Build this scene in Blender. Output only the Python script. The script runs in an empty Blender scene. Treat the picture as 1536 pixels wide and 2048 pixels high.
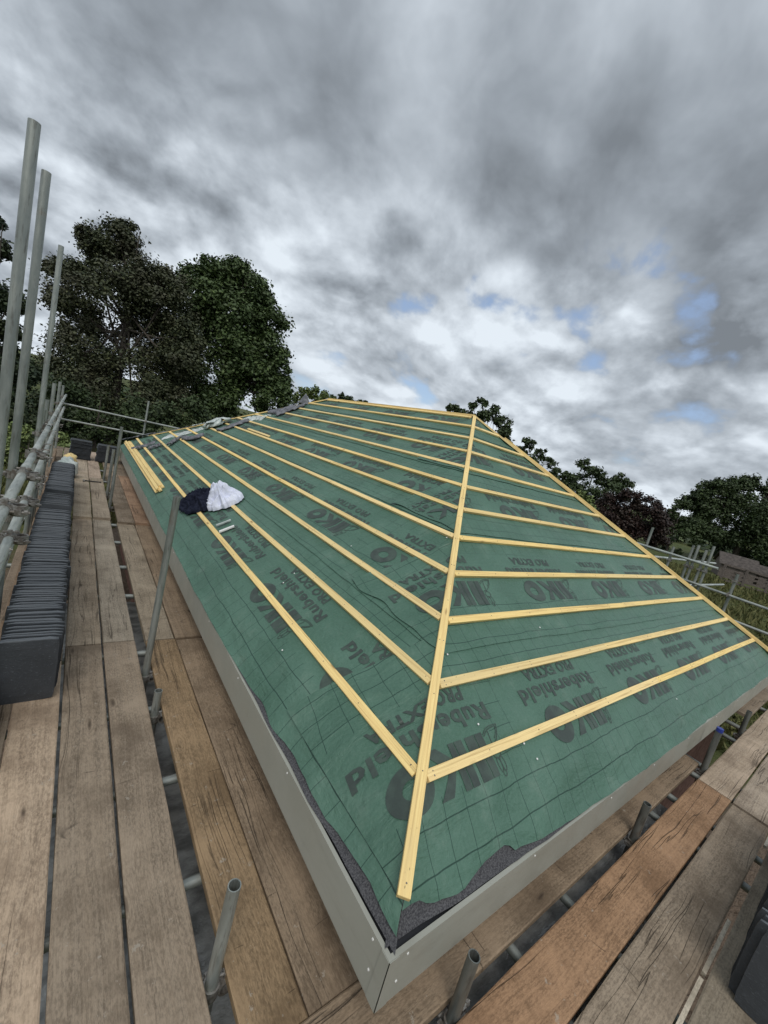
import bpy, bmesh, math, random
from mathutils import Vector, Matrix, noise, Euler
random.seed(7)
sc = bpy.context.scene
col = sc.collection
V = Vector
pi = math.pi

# ------------------------------------------------------------------ camera
F_PX = 811.77                                  # focal length in pixels of a 1536 px wide frame
CR = ((0.77791244, -0.57735201, 0.24802599), (0.10519304, -0.26948842, -0.95724104), (0.61950517, 0.77074032, -0.14890499))
CAM = V((-1.33209, -0.93751, 1.37930))
cd = bpy.data.cameras.new('camera'); cam = bpy.data.objects.new('camera', cd); col.objects.link(cam)
cd.sensor_fit = 'HORIZONTAL'; cd.sensor_width = 36; cd.lens = F_PX / 1536 * 36
cd.clip_start = 0.02; cd.clip_end = 3000
m = Matrix.Identity(4)
for i in range(3):
    m[i][0] = CR[0][i]; m[i][1] = -CR[1][i]; m[i][2] = -CR[2][i]; m[i][3] = CAM[i]
cam.matrix_world = m
sc.camera = cam
def ray(u, v):
    a, b = (u - 768) / F_PX, (v - 1024) / F_PX
    return V([CR[0][i] * a + CR[1][i] * b + CR[2][i] for i in range(3)])
def hit(u, v, n, c):
    d = ray(u, v); n = V(n); return CAM + d * ((c - n.dot(CAM)) / n.dot(d))
def far(u, v, depth): return CAM + ray(u, v) * depth

# ------------------------------------------------------------------ node helper
class NT:
    def __init__(s, nt): s.nt = nt; s.L = nt.links
    def n(s, t, **kw):
        nd = s.nt.nodes.new(t)
        for k, v in kw.items():
            if k.startswith('_'): setattr(nd, k[1:], v)
            else:
                key = k.replace('__', ' ')
                sock = nd.inputs[int(key[1:])] if key[0] == 'i' and key[1:].isdigit() else nd.inputs[key]
                s.put(sock, v)
        return nd
    def put(s, sock, v):
        if isinstance(v, bpy.types.NodeSocket): s.L.new(v, sock)
        elif hasattr(v, 'outputs'): s.L.new(v.outputs[0], sock)
        else:
            if sock.type == 'RGBA' and len(v) == 3: v = (*v, 1)
            sock.default_value = v
    def math(s, op, a, b=0.0, c=None, clamp=False):
        kw = dict(i0=a, i1=b)
        if c is not None: kw['i2'] = c
        nd = s.n('ShaderNodeMath', _operation=op, **kw); nd.use_clamp = clamp; return nd.outputs[0]
    def vm(s, op, a, b=(0, 0, 0)):
        nd = s.n('ShaderNodeVectorMath', _operation=op, i0=a, i1=b)
        return nd.outputs[1] if op in ('DOT_PRODUCT', 'LENGTH') else nd.outputs[0]
    def noise(s, vec, scale, detail=4, rough=.55, dist=0, out=0):
        return s.n('ShaderNodeTexNoise', Vector=vec, Scale=scale, Detail=detail, Roughness=rough, Distortion=dist).outputs[out]
    def map(s, vec, scale=(1, 1, 1), loc=(0, 0, 0), rot=(0, 0, 0)):
        return s.n('ShaderNodeMapping', Vector=vec, Scale=scale, Location=loc, Rotation=rot).outputs[0]
    def rng(s, v, a, b, c=0, d=1, t='SMOOTHSTEP'):
        nd = s.n('ShaderNodeMapRange', _interpolation_type=t); s.put(nd.inputs[0], v)
        for i, x in enumerate((a, b, c, d)): s.put(nd.inputs[i + 1], x)
        return nd.outputs[0]
    def mix(s, f, a, b, mode='MIX'):
        nd = s.nt.nodes.new('ShaderNodeMix'); nd.data_type = 'RGBA'; nd.blend_type = mode
        s.put(nd.inputs[0], f); s.put(nd.inputs[6], a); s.put(nd.inputs[7], b); return nd.outputs[2]
    def sep(s, v): return s.n('ShaderNodeSeparateXYZ', i0=v).outputs
    def comb(s, x, y, z=0.0): return s.n('ShaderNodeCombineXYZ', i0=x, i1=y, i2=z).outputs[0]

def material(name, rough=.6, color=None, spec=.5, metal=0):
    mt = bpy.data.materials.new(name); mt.use_nodes = True
    t = NT(mt.node_tree); b = mt.node_tree.nodes['Principled BSDF']
    b.inputs['Roughness'].default_value = rough; b.inputs['Specular IOR Level'].default_value = spec; b.inputs['Metallic'].default_value = metal
    if color: b.inputs['Base Color'].default_value = (*color, 1)
    return mt, t, b
def bump(t, b, h, strength=.3, dist=.01):
    nd = t.n('ShaderNodeBump', Strength=strength, Distance=dist, Height=h); t.L.new(nd.outputs[0], b.inputs['Normal'])

# ------------------------------------------------------------------ world: broken overcast over a Nishita sky
SUN_EL, SUN_AZ = math.radians(52), math.radians(215)     # azimuth measured from +Y clockwise
w = bpy.data.worlds.new('World'); sc.world = w; w.use_nodes = True
t = NT(w.node_tree); bg = w.node_tree.nodes['Background']
sky = t.n('ShaderNodeTexSky', _sky_type='NISHITA'); sky.sun_disc = False
sky.sun_elevation = SUN_EL; sky.sun_rotation = SUN_AZ
d = t.n('ShaderNodeTexCoord').outputs['Generated']
dx, dy, dz = t.sep(d)
zc = t.math('ADD', t.math('MAXIMUM', dz, 0.0), 0.30)
px = t.math('DIVIDE', dx, zc); py = t.math('DIVIDE', dy, zc)
P = t.comb(px, py, 0.0)
def dirto(u, v): return ray(u, v).normalized()
def blob(u, v, deg, inner=0):
    q = dirto(u, v); return t.rng(t.vm('DOT_PRODUCT', d, tuple(q)), math.cos(math.radians(deg)), math.cos(math.radians(inner)))
sd = dirto(1250, 950); sa = math.atan2(sd.y, sd.x)
zf = t.math('MULTIPLY', t.math('POWER', t.math('MAXIMUM', t.math('ADD', dz, .02), 0.0), .60), 1.55)   # layers close up towards the horizon
dr = t.map(d, rot=(0, 0, -sa)); rx, ry, _z = t.sep(dr)
Q = t.comb(rx, ry, zf)
warp = t.noise(Q, 1.7, 3, .5, out=1)
Pw = t.vm('ADD', Q, t.vm('MULTIPLY', t.vm('SUBTRACT', warp, (.5, .5, .5)), (.20, .20, .16)))
n_big = t.noise(t.vm('ADD', Pw, (3.1, 1.7, 0)), 2.7, 5, .52)
def mids(dzz):
    q = t.vm('ADD', Pw, (7.3, 2.2, dzz)); return t.noise(q, 4.6, 5, .5), t.noise(t.vm('ADD', Pw, (1.3, 9.2, dzz)), 10.5, 6, .55)
n_mid, n_puf = mids(0.0)
m2, p2 = mids(.035)
vor = t.n('ShaderNodeTexVoronoi', _feature='SMOOTH_F1', Vector=t.vm('ADD', t.map(Pw, (1, 1, 1.25)), t.vm('MULTIPLY', t.vm('SUBTRACT', t.noise(Q, 14, 3, .5, out=1), (.5, .5, .5)), (.10, .10, .08))), Scale=7.5, Smoothness=.7).outputs['Distance']
rel = t.math('ADD', t.math('MULTIPLY', t.math('SUBTRACT', n_mid, m2), 1.1), t.math('MULTIPLY', t.math('SUBTRACT', n_puf, p2), .5))
low = t.rng(dz, .62, .22)                                   # 1 in the lower sky where single clumps show
cov = t.math('ADD', t.math('MULTIPLY', n_mid, .5), t.math('MULTIPLY', n_puf, .35))
cov = t.math('ADD', cov, t.math('MULTIPLY', t.math('SUBTRACT', .55, vor), .28))
hole = t.math('MAXIMUM', t.math('MULTIPLY', blob(1352, 640, 7, 0), .85), t.math('MULTIPLY', blob(985, 588, 5.5, 1), .9))
for (u, v, dg, k) in ((1042, 672, 6, .9), (640, 742, 6, .9), (830, 792, 5, .7), (1230, 700, 11, .75), (1120, 700, 9, .65), (1330, 705, 6, .8), (1300, 830, 14, .6), (900, 690, 12, .55), (1250, 560, 9, .6)):
    hole = t.math('MAXIMUM', hole, t.math('MULTIPLY', blob(u, v, dg, 1), k))
thr = t.math('MULTIPLY_ADD', hole, .252, .20)
opa = t.rng(t.math('SUBTRACT', cov, thr), -.05, .06)
br = t.math('ADD', t.math('MULTIPLY', n_big, .85), t.math('MULTIPLY', n_mid, .52))
br = t.math('ADD', br, t.math('MULTIPLY', n_puf, t.rng(dz, .6, .2, .12, .36)))
br = t.math('ADD', br, t.math('MULTIPLY', low, t.math('MULTIPLY', t.math('SUBTRACT', .36, vor), .62)))
br = t.math('ADD', br, t.math('MULTIPLY', low, .0))
br = t.math('ADD', br, t.math('MULTIPLY', rel, t.rng(dz, .62, .28, .0, .85)))
for (u, v, dg, k) in ((980, 300, 17, -.15), (820, 150, 16, -.05), (600, 40, 20, -.02), (1350, 90, 22, -.08), (1500, 560, 9, -.13), (1440, 670, 8, -.12), (40, 30, 22, -.10), (480, 130, 22, -.05), (60, 330, 16, .03), (360, 360, 18, .0), (600, 520, 17, .02),
                     (1000, 20, 14, .16), (880, 90, 7, .06), (800, 340, 6, .07), (1130, 225, 7, .06), (850, 560, 16, .05), (1180, 480, 12, .05), (1000, 740, 14, .05), (795, 480, 4, -.10), (1130, 725, 5, -.08), (780, 630, 7, -.05), (800, 655, 6, .04), (1150, 590, 6, -.07), (1240, 330, 14, -.04), (560, 330, 9, -.05)):
    br = t.math('ADD', br, t.math('MULTIPLY', blob(u, v, dg), k))
thin = t.rng(t.math('SUBTRACT', cov, thr), .0, .16, .07, 0)
br = t.math('ADD', br, thin)
lit = t.rng(br, .45, 1.02, 0, 1, 'LINEAR')
ramp = t.n('ShaderNodeValToRGB', Fac=lit)
cr = ramp.color_ramp; cr.elements[0].position = 0; cr.elements[0].color = (.185, .208, .235, 1); cr.elements[1].position = 1; cr.elements[1].color = (.70, .765, .83, 1)
for p, c in ((.25, (.285, .32, .36)), (.5, (.41, .455, .505)), (.75, (.56, .615, .675))):
    e = cr.elements.new(p); e.color = (*c, 1)
blue = t.mix(.7, t.vm('MULTIPLY', sky.outputs[0], (2.0, 2.0, 2.0)), (2.4, 3.1, 4.4))
cloud = t.vm('MULTIPLY', ramp.outputs[0], (10, 10, 10))
skyc = t.mix(opa, blue, cloud)
grd = t.rng(dz, -.03, 0.0)
t.put(bg.inputs[0], t.mix(grd, (1.0, 1.1, .8), skyc)); bg.inputs[1].default_value = .1

# ------------------------------------------------------------------ sun through cloud, exposure
sl = bpy.data.lights.new('sun', 'SUN'); so = bpy.data.objects.new('sun', sl); col.objects.link(so)
sl.energy = 1.5; sl.angle = math.radians(35); sl.color = (1, .96, .9)
sv = V((math.sin(SUN_AZ) * math.cos(SUN_EL), math.cos(SUN_AZ) * math.cos(SUN_EL), math.sin(SUN_EL)))
so.rotation_euler = sv.to_track_quat('Z', 'Y').to_euler()
vs = sc.view_settings; vs.view_transform = 'Standard'; vs.look = 'None'; vs.exposure = 0.17; vs.gamma = 1
sc.cycles.max_bounces = 6; sc.cycles.transparent_max_bounces = 6

# ------------------------------------------------------------------ materials
def wood_mat():
    mt, t, b = material('weathered_board', .75, spec=.25)
    tc = t.n('ShaderNodeTexCoord').outputs['Object']; oi = t.n('ShaderNodeObjectInfo')
    off = t.math('MULTIPLY', oi.outputs['Random'], 53.0)
    v = t.vm('ADD', tc, t.comb(off, t.math('MULTIPLY', off, 1.7), off))
    bend = t.noise(t.map(v, (3, 1.1, 3)), 1, 2, .5, out=1)
    vb = t.vm('ADD', v, t.vm('MULTIPLY', t.vm('SUBTRACT', bend, (.5, .5, .5)), (.10, 0, 0)))
    g1 = t.noise(t.map(vb, (95, 1.6, 60)), 1, 5, .65)
    g2 = t.noise(t.map(vb, (26, .7, 20)), 1, 4, .6)
    blot = t.noise(v, 2.6, 5, .62)
    blot2 = t.noise(v, 11, 5, .65)
    k = t.n('ShaderNodeTexVoronoi', Vector=t.map(vb, (7.0, 1.7, 1)), Scale=1.0, Randomness=1).outputs['Distance']
    knot = t.rng(k, .02, .10, 1, 0)
    rings = t.math('SINE', t.math('MULTIPLY', t.math('ADD', k, t.math('MULTIPLY', g2, .25)), 95))
    ringm = t.math('MULTIPLY', t.rng(k, .05, .42, 1, 0), t.rng(rings, .1, 1))
    crack = t.rng(t.math('ABSOLUTE', t.math('SUBTRACT', t.noise(t.map(vb, (17, .42, 1), (3, 8, 0)), 1, 3, .5), .5)), 0, .012, 1, 0)
    crack = t.math('MULTIPLY', crack, t.rng(t.noise(t.map(v, (4, .8, 1), (9, 1, 4)), 1, 2), .50, .58))
    cross = t.rng(t.math('ABSOLUTE', t.math('SUBTRACT', t.noise(t.map(v, (2.2, 9, 1), (5, 0, 0)), 1, 0, .5), .5)), 0, .010, 1, 0)
    cross = t.math('MULTIPLY', cross, t.rng(t.noise(v, 6.5, 2), .60, .68))
    base = oi.outputs['Color']
    c = t.mix(t.rng(g1, .35, .65, 0, .75), base, t.mix(1, base, (.50, .48, .46), 'MULTIPLY'))
    fn = t.noise(t.map(v, (1, .35, 1)), 130, 4, .7); c = t.mix(t.rng(fn, .4, .62, 0, .55), c, t.mix(1, base, (1.45, 1.42, 1.4), 'MULTIPLY')); c = t.mix(t.rng(fn, .5, .35, 0, .4), c, t.mix(1, base, (.5, .47, .45), 'MULTIPLY'))
    c = t.mix(t.rng(g2, .35, .7, 0, .45), c, t.mix(1, base, (1.28, 1.24, 1.2), 'MULTIPLY'))
    c = t.mix(t.rng(blot, .45, .70, 0, .7), c, t.mix(1, base, (.46, .43, .41), 'MULTIPLY'))
    c = t.mix(t.rng(blot, .48, .28, 0, .7), c, t.mix(1, base, (1.4, 1.37, 1.35), 'MULTIPLY'))
    spl = t.rng(t.noise(v, 17, 4, .75), .64, .70, 0, .55); c = t.mix(spl, c, (.42, .38, .32))
    c = t.mix(t.rng(blot2, .52, .75, 0, .5), c, t.mix(1, base, (.6, .56, .52), 'MULTIPLY'))
    c = t.mix(t.math('MULTIPLY', ringm, .35), c, t.mix(1, base, (.45, .4, .36), 'MULTIPLY'))
    c = t.mix(t.math('MULTIPLY', t.math('MAXIMUM', crack, t.math('MULTIPLY', cross, .7)), .62), c, (.035, .027, .02))
    c = t.mix(t.math('MULTIPLY', knot, .75), c, (.05, .035, .025))
    t.put(b.inputs['Base Color'], c)
    h = t.math('ADD', t.math('MULTIPLY', g1, .6), t.math('MULTIPLY', t.math('MAXIMUM', crack, cross), -1.2))
    bump(t, b, t.math('ADD', t.math('ADD', h, t.math('MULTIPLY', blot2, .8)), t.math('MULTIPLY', fn, .5)), .8, .005)
    t.put(b.inputs['Roughness'], t.rng(blot, .3, .7, .62, .9))
    return mt
def batten_mat():
    mt, t, b = material('sawn_pine', .65, spec=.3)
    tc = t.n('ShaderNodeTexCoord').outputs['Object']; oi = t.n('ShaderNodeObjectInfo')
    off = t.math('MULTIPLY', oi.outputs['Random'], 37.0)
    v = t.vm('ADD', tc, t.comb(off, off, off))
    g = t.noise(t.map(v, (3, 130, 80)), 1, 4, .6)
    bl = t.noise(t.map(v, (2.2, 14, 10)), 1, 4, .6)
    k = t.n('ShaderNodeTexVoronoi', Vector=t.map(v, (2.3, 9, 1)), Scale=1.0).outputs['Distance']
    k2 = t.n('ShaderNodeTexVoronoi', Vector=t.map(v, (22, 55, 30)), Scale=1.0).outputs['Distance']
    c = t.mix(t.rng(g, .3, .72), (.98, .75, .30), (.80, .55, .20))
    c = t.mix(t.rng(bl, .5, .75, 0, .6), c, (.62, .46, .20))
    c = t.mix(t.rng(oi.outputs['Random'], .0, 1, 0, .4), c, (.92, .74, .44)); r2 = t.math('FRACT', t.math('MULTIPLY', oi.outputs['Random'], 7.31)); c = t.mix(t.rng(r2, .2, 1, 0, .38), c, (.62, .50, .24))
    gl = t.noise(t.map(v, (1.2, 60, 40)), 1, 4, .65); c = t.mix(t.rng(gl, .50, .64, 0, .65), c, (.52, .36, .15))
    c = t.mix(t.rng(k, .04, .13, .85, 0), c, (.25, .14, .06))
    c = t.mix(t.math('MULTIPLY', t.rng(k2, .06, .16, .8, 0), t.rng(bl, .5, .62)), c, (.18, .13, .07))
    t.put(b.inputs['Base Color'], c); bump(t, b, g, .25, .002)
    return mt
def membrane_mat(name, tint=1.0):
    mt, t, b = material(name, .48, spec=.45)
    uv = t.n('ShaderNodeTexCoord').outputs['UV']
    wv = t.noise(uv, 2.3, 3, .5, out=1)
    u2 = t.vm('ADD', uv, t.vm('MULTIPLY', t.vm('SUBTRACT', wv, (.5, .5, .5)), (.055, .05, 0)))
    x, y, _ = t.sep(u2)
    def line(c, pitch, w, ph=0.0):
        f = t.math('FRACT', t.math('ADD', t.math('DIVIDE', c, pitch), ph))
        e = t.math('ABSOLUTE', t.math('SUBTRACT', f, .5))
        return t.rng(e, .5 - w / pitch, .5 - w / pitch * .4)
    lr = line(y, .1255, .0034, .0); lc = line(x, .136, .0024, .05)
    band = t.math('FRACT', t.math('DIVIDE', t.math('ADD', y, .055), .96))       # printed band of every roll
    inb = t.math('MULTIPLY', t.rng(band, .004, .008), t.rng(band, .50, .494))
    colm = t.math('MULTIPLY', lc, t.math('SUBTRACT', 1.0, inb))
    rowm = t.math('MULTIPLY', lr, t.math('SUBTRACT', 1.0, t.math('MULTIPLY', inb, .93)))
    gx = t.math('FRACT', t.math('DIVIDE', t.math('ADD', x, -.62), 1.27))
    boxm = t.math('MULTIPLY', inb, t.rng(gx, .12, .0, 0, 1)); boxm = t.math('MULTIPLY', t.math('MAXIMUM', lr, lc), t.math('MULTIPLY', inb, t.math('LESS_THAN', gx, .16)))
    ln = t.math('MAXIMUM', t.math('MAXIMUM', colm, rowm), t.math('MULTIPLY', boxm, .8))
    bl = t.noise(uv, 1.7, 5, .6); fine = t.noise(uv, 60, 3, .6)
    g = (.060 * tint, .136 * tint, .094 * tint); g2 = (.084 * tint, .172 * tint, .126 * tint)
    c = t.mix(t.rng(bl, .35, .68), g, g2)
    c = t.mix(t.rng(fine, .35, .75, 0, .25), c, (.13, .22, .175))
    c = t.mix(t.math('MULTIPLY', ln, .92), c, (.012, .045, .032))
    dust = t.rng(t.noise(uv, 3.5, 7, .72), .52, .75, 0, .38)
    c = t.mix(dust, c, (.2, .27, .22))
    t.put(b.inputs['Base Color'], c)
    wr = t.noise(t.map(uv, (3.0, 9, 1)), 1, 5, .6, .6)
    wr2 = t.noise(t.map(uv, (14, 9, 1)), 1, 4, .6, 1.2)
    weave = t.math('MULTIPLY', t.math('SINE', t.math('MULTIPLY', x, 900)), t.math('SINE', t.math('MULTIPLY', y, 900)))
    h = t.math('ADD', t.math('MULTIPLY', wr, 1.0), t.math('MULTIPLY', wr2, .35)); h = t.math('ADD', h, t.math('MULTIPLY', fine, .05))
    bump(t, b, h, .85, .026)
    t.put(b.inputs['Roughness'], t.rng(bl, .3, .7, .42, .56))
    return mt
def print_mat():
    mt, t, b = material('print_ink', .5, spec=.4)
    tc = t.n('ShaderNodeTexCoord').outputs['Object']
    n = t.noise(tc, 9, 5, .6); c = t.mix(t.rng(n, .35, .7), (.044, .060, .053), (.066, .098, .080)); t.put(b.inputs['Base Color'], c)
    bump(t, b, t.noise(t.map(tc, (10, 10, 10)), 1, 4), .3, .01)
    return mt
def noisy(name, c1, c2, rough=.7, scale=20, stretch=(1, 1, 1), spec=.4, metal=0, bs=.3, bd=.005, detail=5, lo=.35, hi=.65):
    mt, t, b = material(name, rough, spec=spec, metal=metal)
    tc = t.n('ShaderNodeTexCoord').outputs['Object']; oi = t.n('ShaderNodeObjectInfo')
    o = t.math('MULTIPLY', oi.outputs['Random'], 29.0)
    n = t.noise(t.map(t.vm('ADD', tc, t.comb(o, o, o)), stretch), scale, detail, .62)
    t.put(b.inputs['Base Color'], t.mix(t.rng(n, lo, hi), c1, c2)); bump(t, b, n, bs, bd)
    return mt
def tube_mat():
    mt, t, b = material('galvanised_tube', .42, spec=.5, metal=.55)
    tc = t.n('ShaderNodeTexCoord').outputs['Object']; oi = t.n('ShaderNodeObjectInfo'); o = t.math('MULTIPLY', oi.outputs['Random'], 31.0)
    v = t.vm('ADD', tc, t.comb(o, o, o))
    n = t.noise(t.map(v, (14, 14, 3)), 1, 6, .65); n2 = t.noise(t.map(v, (50, 50, 8)), 1, 4, .6)
    c = t.mix(t.rng(n, .35, .68), (.30, .33, .32), (.46, .49, .47))
    c = t.mix(t.rng(n2, .55, .72, 0, .7), c, (.15, .14, .125))
    c = t.mix(t.rng(t.noise(v, 5, 4), .62, .75, 0, .4), c, (.30, .21, .15))
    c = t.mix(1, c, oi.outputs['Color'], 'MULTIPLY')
    t.put(b.inputs['Base Color'], c); t.put(b.inputs['Roughness'], t.rng(n, .3, .7, .35, .6)); bump(t, b, n2, .2, .002)
    return mt
def slate_mat():
    mt, t, b = material('dark_roof_tile', .55, spec=.45)
    tc = t.n('ShaderNodeTexCoord').outputs['Object']; oi = t.n('ShaderNodeObjectInfo'); o = t.math('MULTIPLY', oi.outputs['Random'], 71.0)
    v = t.vm('ADD', tc, t.comb(o, o, o))
    n = t.noise(v, 6, 6, .65); n2 = t.noise(t.map(v, (60, 60, 160)), 1, 5, .7); riv = t.noise(t.map(v, (9, 9, 3)), 1, 5, .6, 1.5)
    c = t.mix(t.rng(n, .3, .7), (.030, .034, .038), (.060, .066, .072))
    c = t.mix(t.rng(oi.outputs['Random'], 0, 1, 0, .5), c, (.055, .062, .072))
    zz = t.sep(tc)[2]; edge = t.rng(t.math('ADD', zz, t.math('MULTIPLY', n, .01)), .420, .428); c = t.mix(t.math('MULTIPLY', edge, .75), c, (.16, .175, .19))  # top edge: chipped wear plus a highlight painted into the colour
    c = t.mix(t.rng(n2, .57, .75, 0, .75), c, (.20, .22, .24))
    t.put(b.inputs['Base Color'], c); bump(t, b, t.math('ADD', n2, riv), .7, .004)
    return mt
def leaf_mat(name, c1, c2, c3):
    mt, t, b = material(name, .55, spec=.3)
    g = t.n('ShaderNodeNewGeometry'); r = g.outputs['Random Per Island']
    n = t.noise(t.n('ShaderNodeTexCoord').outputs['Object'], .45, 3, .5)
    r3 = t.math('FRACT', t.math('MULTIPLY', r, 17.3)); c = t.mix(t.math('POWER', r, 1.6), c1, c2); c = t.mix(t.rng(r3, .86, .98, 0, .5), c, t.mix(1, c2, (1.9, 1.8, 1.5), 'MULTIPLY')); c = t.mix(t.rng(n, .42, .66, 0, .8), c, c3)
    t.put(b.inputs['Base Color'], c)
    return mt
M = {}
M['wood'] = wood_mat(); M['batten'] = batten_mat(); M['memb'] = membrane_mat('green_membrane'); M['flap'] = membrane_mat('green_membrane_flap', .97); M['ink'] = print_mat()
M['felt'] = noisy('grey_felt', (.045, .045, .05), (.12, .12, .125), .95, 160, spec=.1, bs=.6, bd=.004)
M['black'] = material('black_soffit_void_shade', .4, (.012, .013, .016))[0]
M['fascia'] = noisy('greige_fascia_plastic', (.325, .33, .285), (.355, .36, .315), .36, 3, (1, 1, 1), .45, bs=.04)
_m = M['fascia']; _t = NT(_m.node_tree); _b = _m.node_tree.nodes['Principled BSDF']; _tc = _t.n('ShaderNodeTexCoord').outputs['Object']
_src = _b.inputs['Base Color'].links[0].from_socket
_sm = _t.rng(_t.noise(_t.map(_tc, (1.2, 1.2, 6)), 1.5, 7, .72), .52, .72, 0, .30); _sc = _t.rng(_t.noise(_t.map(_tc, (3, 3, 90)), 2, 4, .7), .64, .70, 0, .35)
_t.put(_b.inputs['Base Color'], _t.mix(_sc, _t.mix(_sm, _src, (.20, .19, .155)), (.46, .46, .42)))
_t.put(_b.inputs['Roughness'], _t.rng(_t.noise(_tc, 4, 5, .6), .3, .7, .28, .5))
M['white'] = material('white_plastic_head', .4, (.8, .8, .78))[0]
M['steel'] = noisy('dull_coupler_steel', (.16, .14, .12), (.34, .33, .31), .5, 30, metal=.6)
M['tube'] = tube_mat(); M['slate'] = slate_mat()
M['brick'] = noisy('brown_brick', (.14, .07, .05), (.22, .12, .09), .9, 14)
M['navy'] = noisy('navy_cotton', (.008, .010, .020), (.022, .026, .044), .95, 25, spec=.1, bs=.5)
M['lilac'] = noisy('pale_lilac_cotton', (.62, .65, .78), (.72, .75, .86), .95, 12, spec=.1, bs=.4)
M['lead'] = noisy('grey_flashing', (.10, .105, .12), (.2, .205, .225), .5, 9, bs=.5)
M['clear'] = noisy('milky_polythene', (.38, .44, .42), (.62, .67, .65), .25, 7, bs=.6)
M['poly'] = noisy('grey_polythene', (.22, .225, .22), (.50, .51, .50), .13, 3.5, (1, 2, 1), .7, bs=.8, bd=.03)
M['blue'] = material('blue_plastic', .4, (.02, .04, .25))[0]
M['soil'] = noisy('trodden_soil', (.10, .075, .055), (.22, .17, .13), .95, 3, bs=.8, bd=.05)
M['bark'] = noisy('grey_bark', (.045, .038, .03), (.10, .085, .07), .9, 12, (1, 1, .3), bs=.8, bd=.02)
M['oldwood'] = noisy('silvered_timber', (.07, .058, .05), (.19, .16, .14), .9, 7, (1, 1, 6), bs=.5)
M['shedroof'] = noisy('brown_felt_roof', (.05, .042, .038), (.10, .085, .075), .9, 3)
M['rubber'] = material('black_rubber', .6, (.02, .02, .02))[0]

# ------------------------------------------------------------------ mesh helpers
class MB:
    def __init__(s): s.v = []; s.f = []; s.m = []; s.uv = None; s.smooth = False
    def add(s, vs, fs, mi=0):
        o = len(s.v); s.v += [tuple(p) for p in vs]; s.f += [tuple(i + o for i in f) for f in fs]; s.m += [mi] * len(fs); return o
    def box(s, a, b, mi=0, M4=None):
        (x0, y0, z0), (x1, y1, z1) = a, b
        vs = [V(p) for p in ((x0, y0, z0), (x1, y0, z0), (x1, y1, z0), (x0, y1, z0), (x0, y0, z1), (x1, y0, z1), (x1, y1, z1), (x0, y1, z1))]
        if M4: vs = [M4 @ p for p in vs]
        s.add(vs, [(3, 2, 1, 0), (4, 5, 6, 7), (0, 1, 5, 4), (1, 2, 6, 5), (2, 3, 7, 6), (3, 0, 4, 7)], mi)
    def cyl(s, p0, p1, r0, r1=None, n=10, mi=0, caps=True):
        r1 = r0 if r1 is None else r1; p0 = V(p0); p1 = V(p1); q = (p1 - p0).to_track_quat('Z', 'Y')
        ring = lambda c, r: [c + q @ V((r * math.cos(2 * pi * i / n), r * math.sin(2 * pi * i / n), 0)) for i in range(n)]
        fs = [(i, (i + 1) % n, n + (i + 1) % n, n + i) for i in range(n)]
        if caps: fs += [tuple(range(n - 1, -1, -1)), tuple(range(n, 2 * n))]
        s.add(ring(p0, r0) + ring(p1, r1), fs, mi)
    def tube(s, L, ro=.02415, ri=.0203, n=18, mi=0):          # hollow scaffold tube along local Z from 0 to L
        R = lambda r, z: [(r * math.cos(2 * pi * i / n), r * math.sin(2 * pi * i / n), z) for i in range(n)]
        dp = min(.25, L / 2)
        vs = R(ro, 0) + R(ro, L) + R(ri, L) + R(ri, L - dp) + R(ri, 0) + R(ri, dp)
        fs = []
        for i in range(n):
            j = (i + 1) % n
            fs += [(i, j, n + j, n + i), (n + i, n + j, 2 * n + j, 2 * n + i), (2 * n + i, 2 * n + j, 3 * n + j, 3 * n + i), (j, i, 4 * n + i, 4 * n + j), (4 * n + j, 4 * n + i, 5 * n + i, 5 * n + j)]
        s.add(vs, fs, mi)
    def build(s, name, mats, parent=None, smooth=False, auto=None):
        me = bpy.data.meshes.new(name); me.from_pydata(s.v, [], s.f); me.update()
        if not isinstance(mats, (list, tuple)): mats = [mats]
        for x in mats: me.materials.append(x)
        if len(mats) > 1: me.polygons.foreach_set('material_index', s.m)
        if s.uv:
            l = me.uv_layers.new(name='UVMap')
            for lp in me.loops: l.data[lp.index].uv = s.uv[lp.vertex_index]
        if smooth: me.polygons.foreach_set('use_smooth', [True] * len(me.polygons))
        o = bpy.data.objects.new(name, me); col.objects.link(o)
        if parent: o.parent = parent
        return o
def tag(o, label=None, cat=None, group=None, kind=None):
    if label: o['label'] = label
    if cat: o['category'] = cat
    if group: o['group'] = group
    if kind: o['kind'] = kind
    return o
def empty(name, loc=(0, 0, 0), **kw):
    o = bpy.data.objects.new(name, None); o.location = loc; o.empty_display_size = .1; col.objects.link(o); return tag(o, **kw)
def soften(o, w=.002, seg=1):
    md = o.modifiers.new('bevel', 'BEVEL'); md.width = w; md.segments = seg; md.limit_method = 'ANGLE'; return o
fb = lambda x, y=0, z=0, sc_=1: noise.noise(V((x * sc_, y * sc_, z)))

# ================================================================== SETTING
# ground
GZ = -3.0
g = MB(); NX = 90
def gh(x, y):
    r = math.hypot(x - 3, y - 5); a = max(0, min(1, (r - 14) / 25))
    return GZ + a * (.5 * fb(x * .05, y * .05, 3) + .15 * fb(x * .3, y * .3, 8)) + max(0, (r - 160)) * .012
xs = [math.copysign(abs(i / 45) ** 2.6 * 1200, i) for i in range(-45, 46)]
for j, y in enumerate(xs):
    for i, x in enumerate(xs): g.v.append((x + 3, y + 5, gh(x + 3, y + 5)))
n = len(xs)
for j in range(n - 1):
    for i in range(n - 1): g.f.append((j * n + i, j * n + i + 1, (j + 1) * n + i + 1, (j + 1) * n + i)); g.m.append(0)
mt, t, b = material('rough_grass', .9, spec=.2)
tc = t.n('ShaderNodeTexCoord').outputs['Object']
n1 = t.noise(tc, .25, 6, .65); n2 = t.noise(tc, 3.5, 5, .7)
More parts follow.
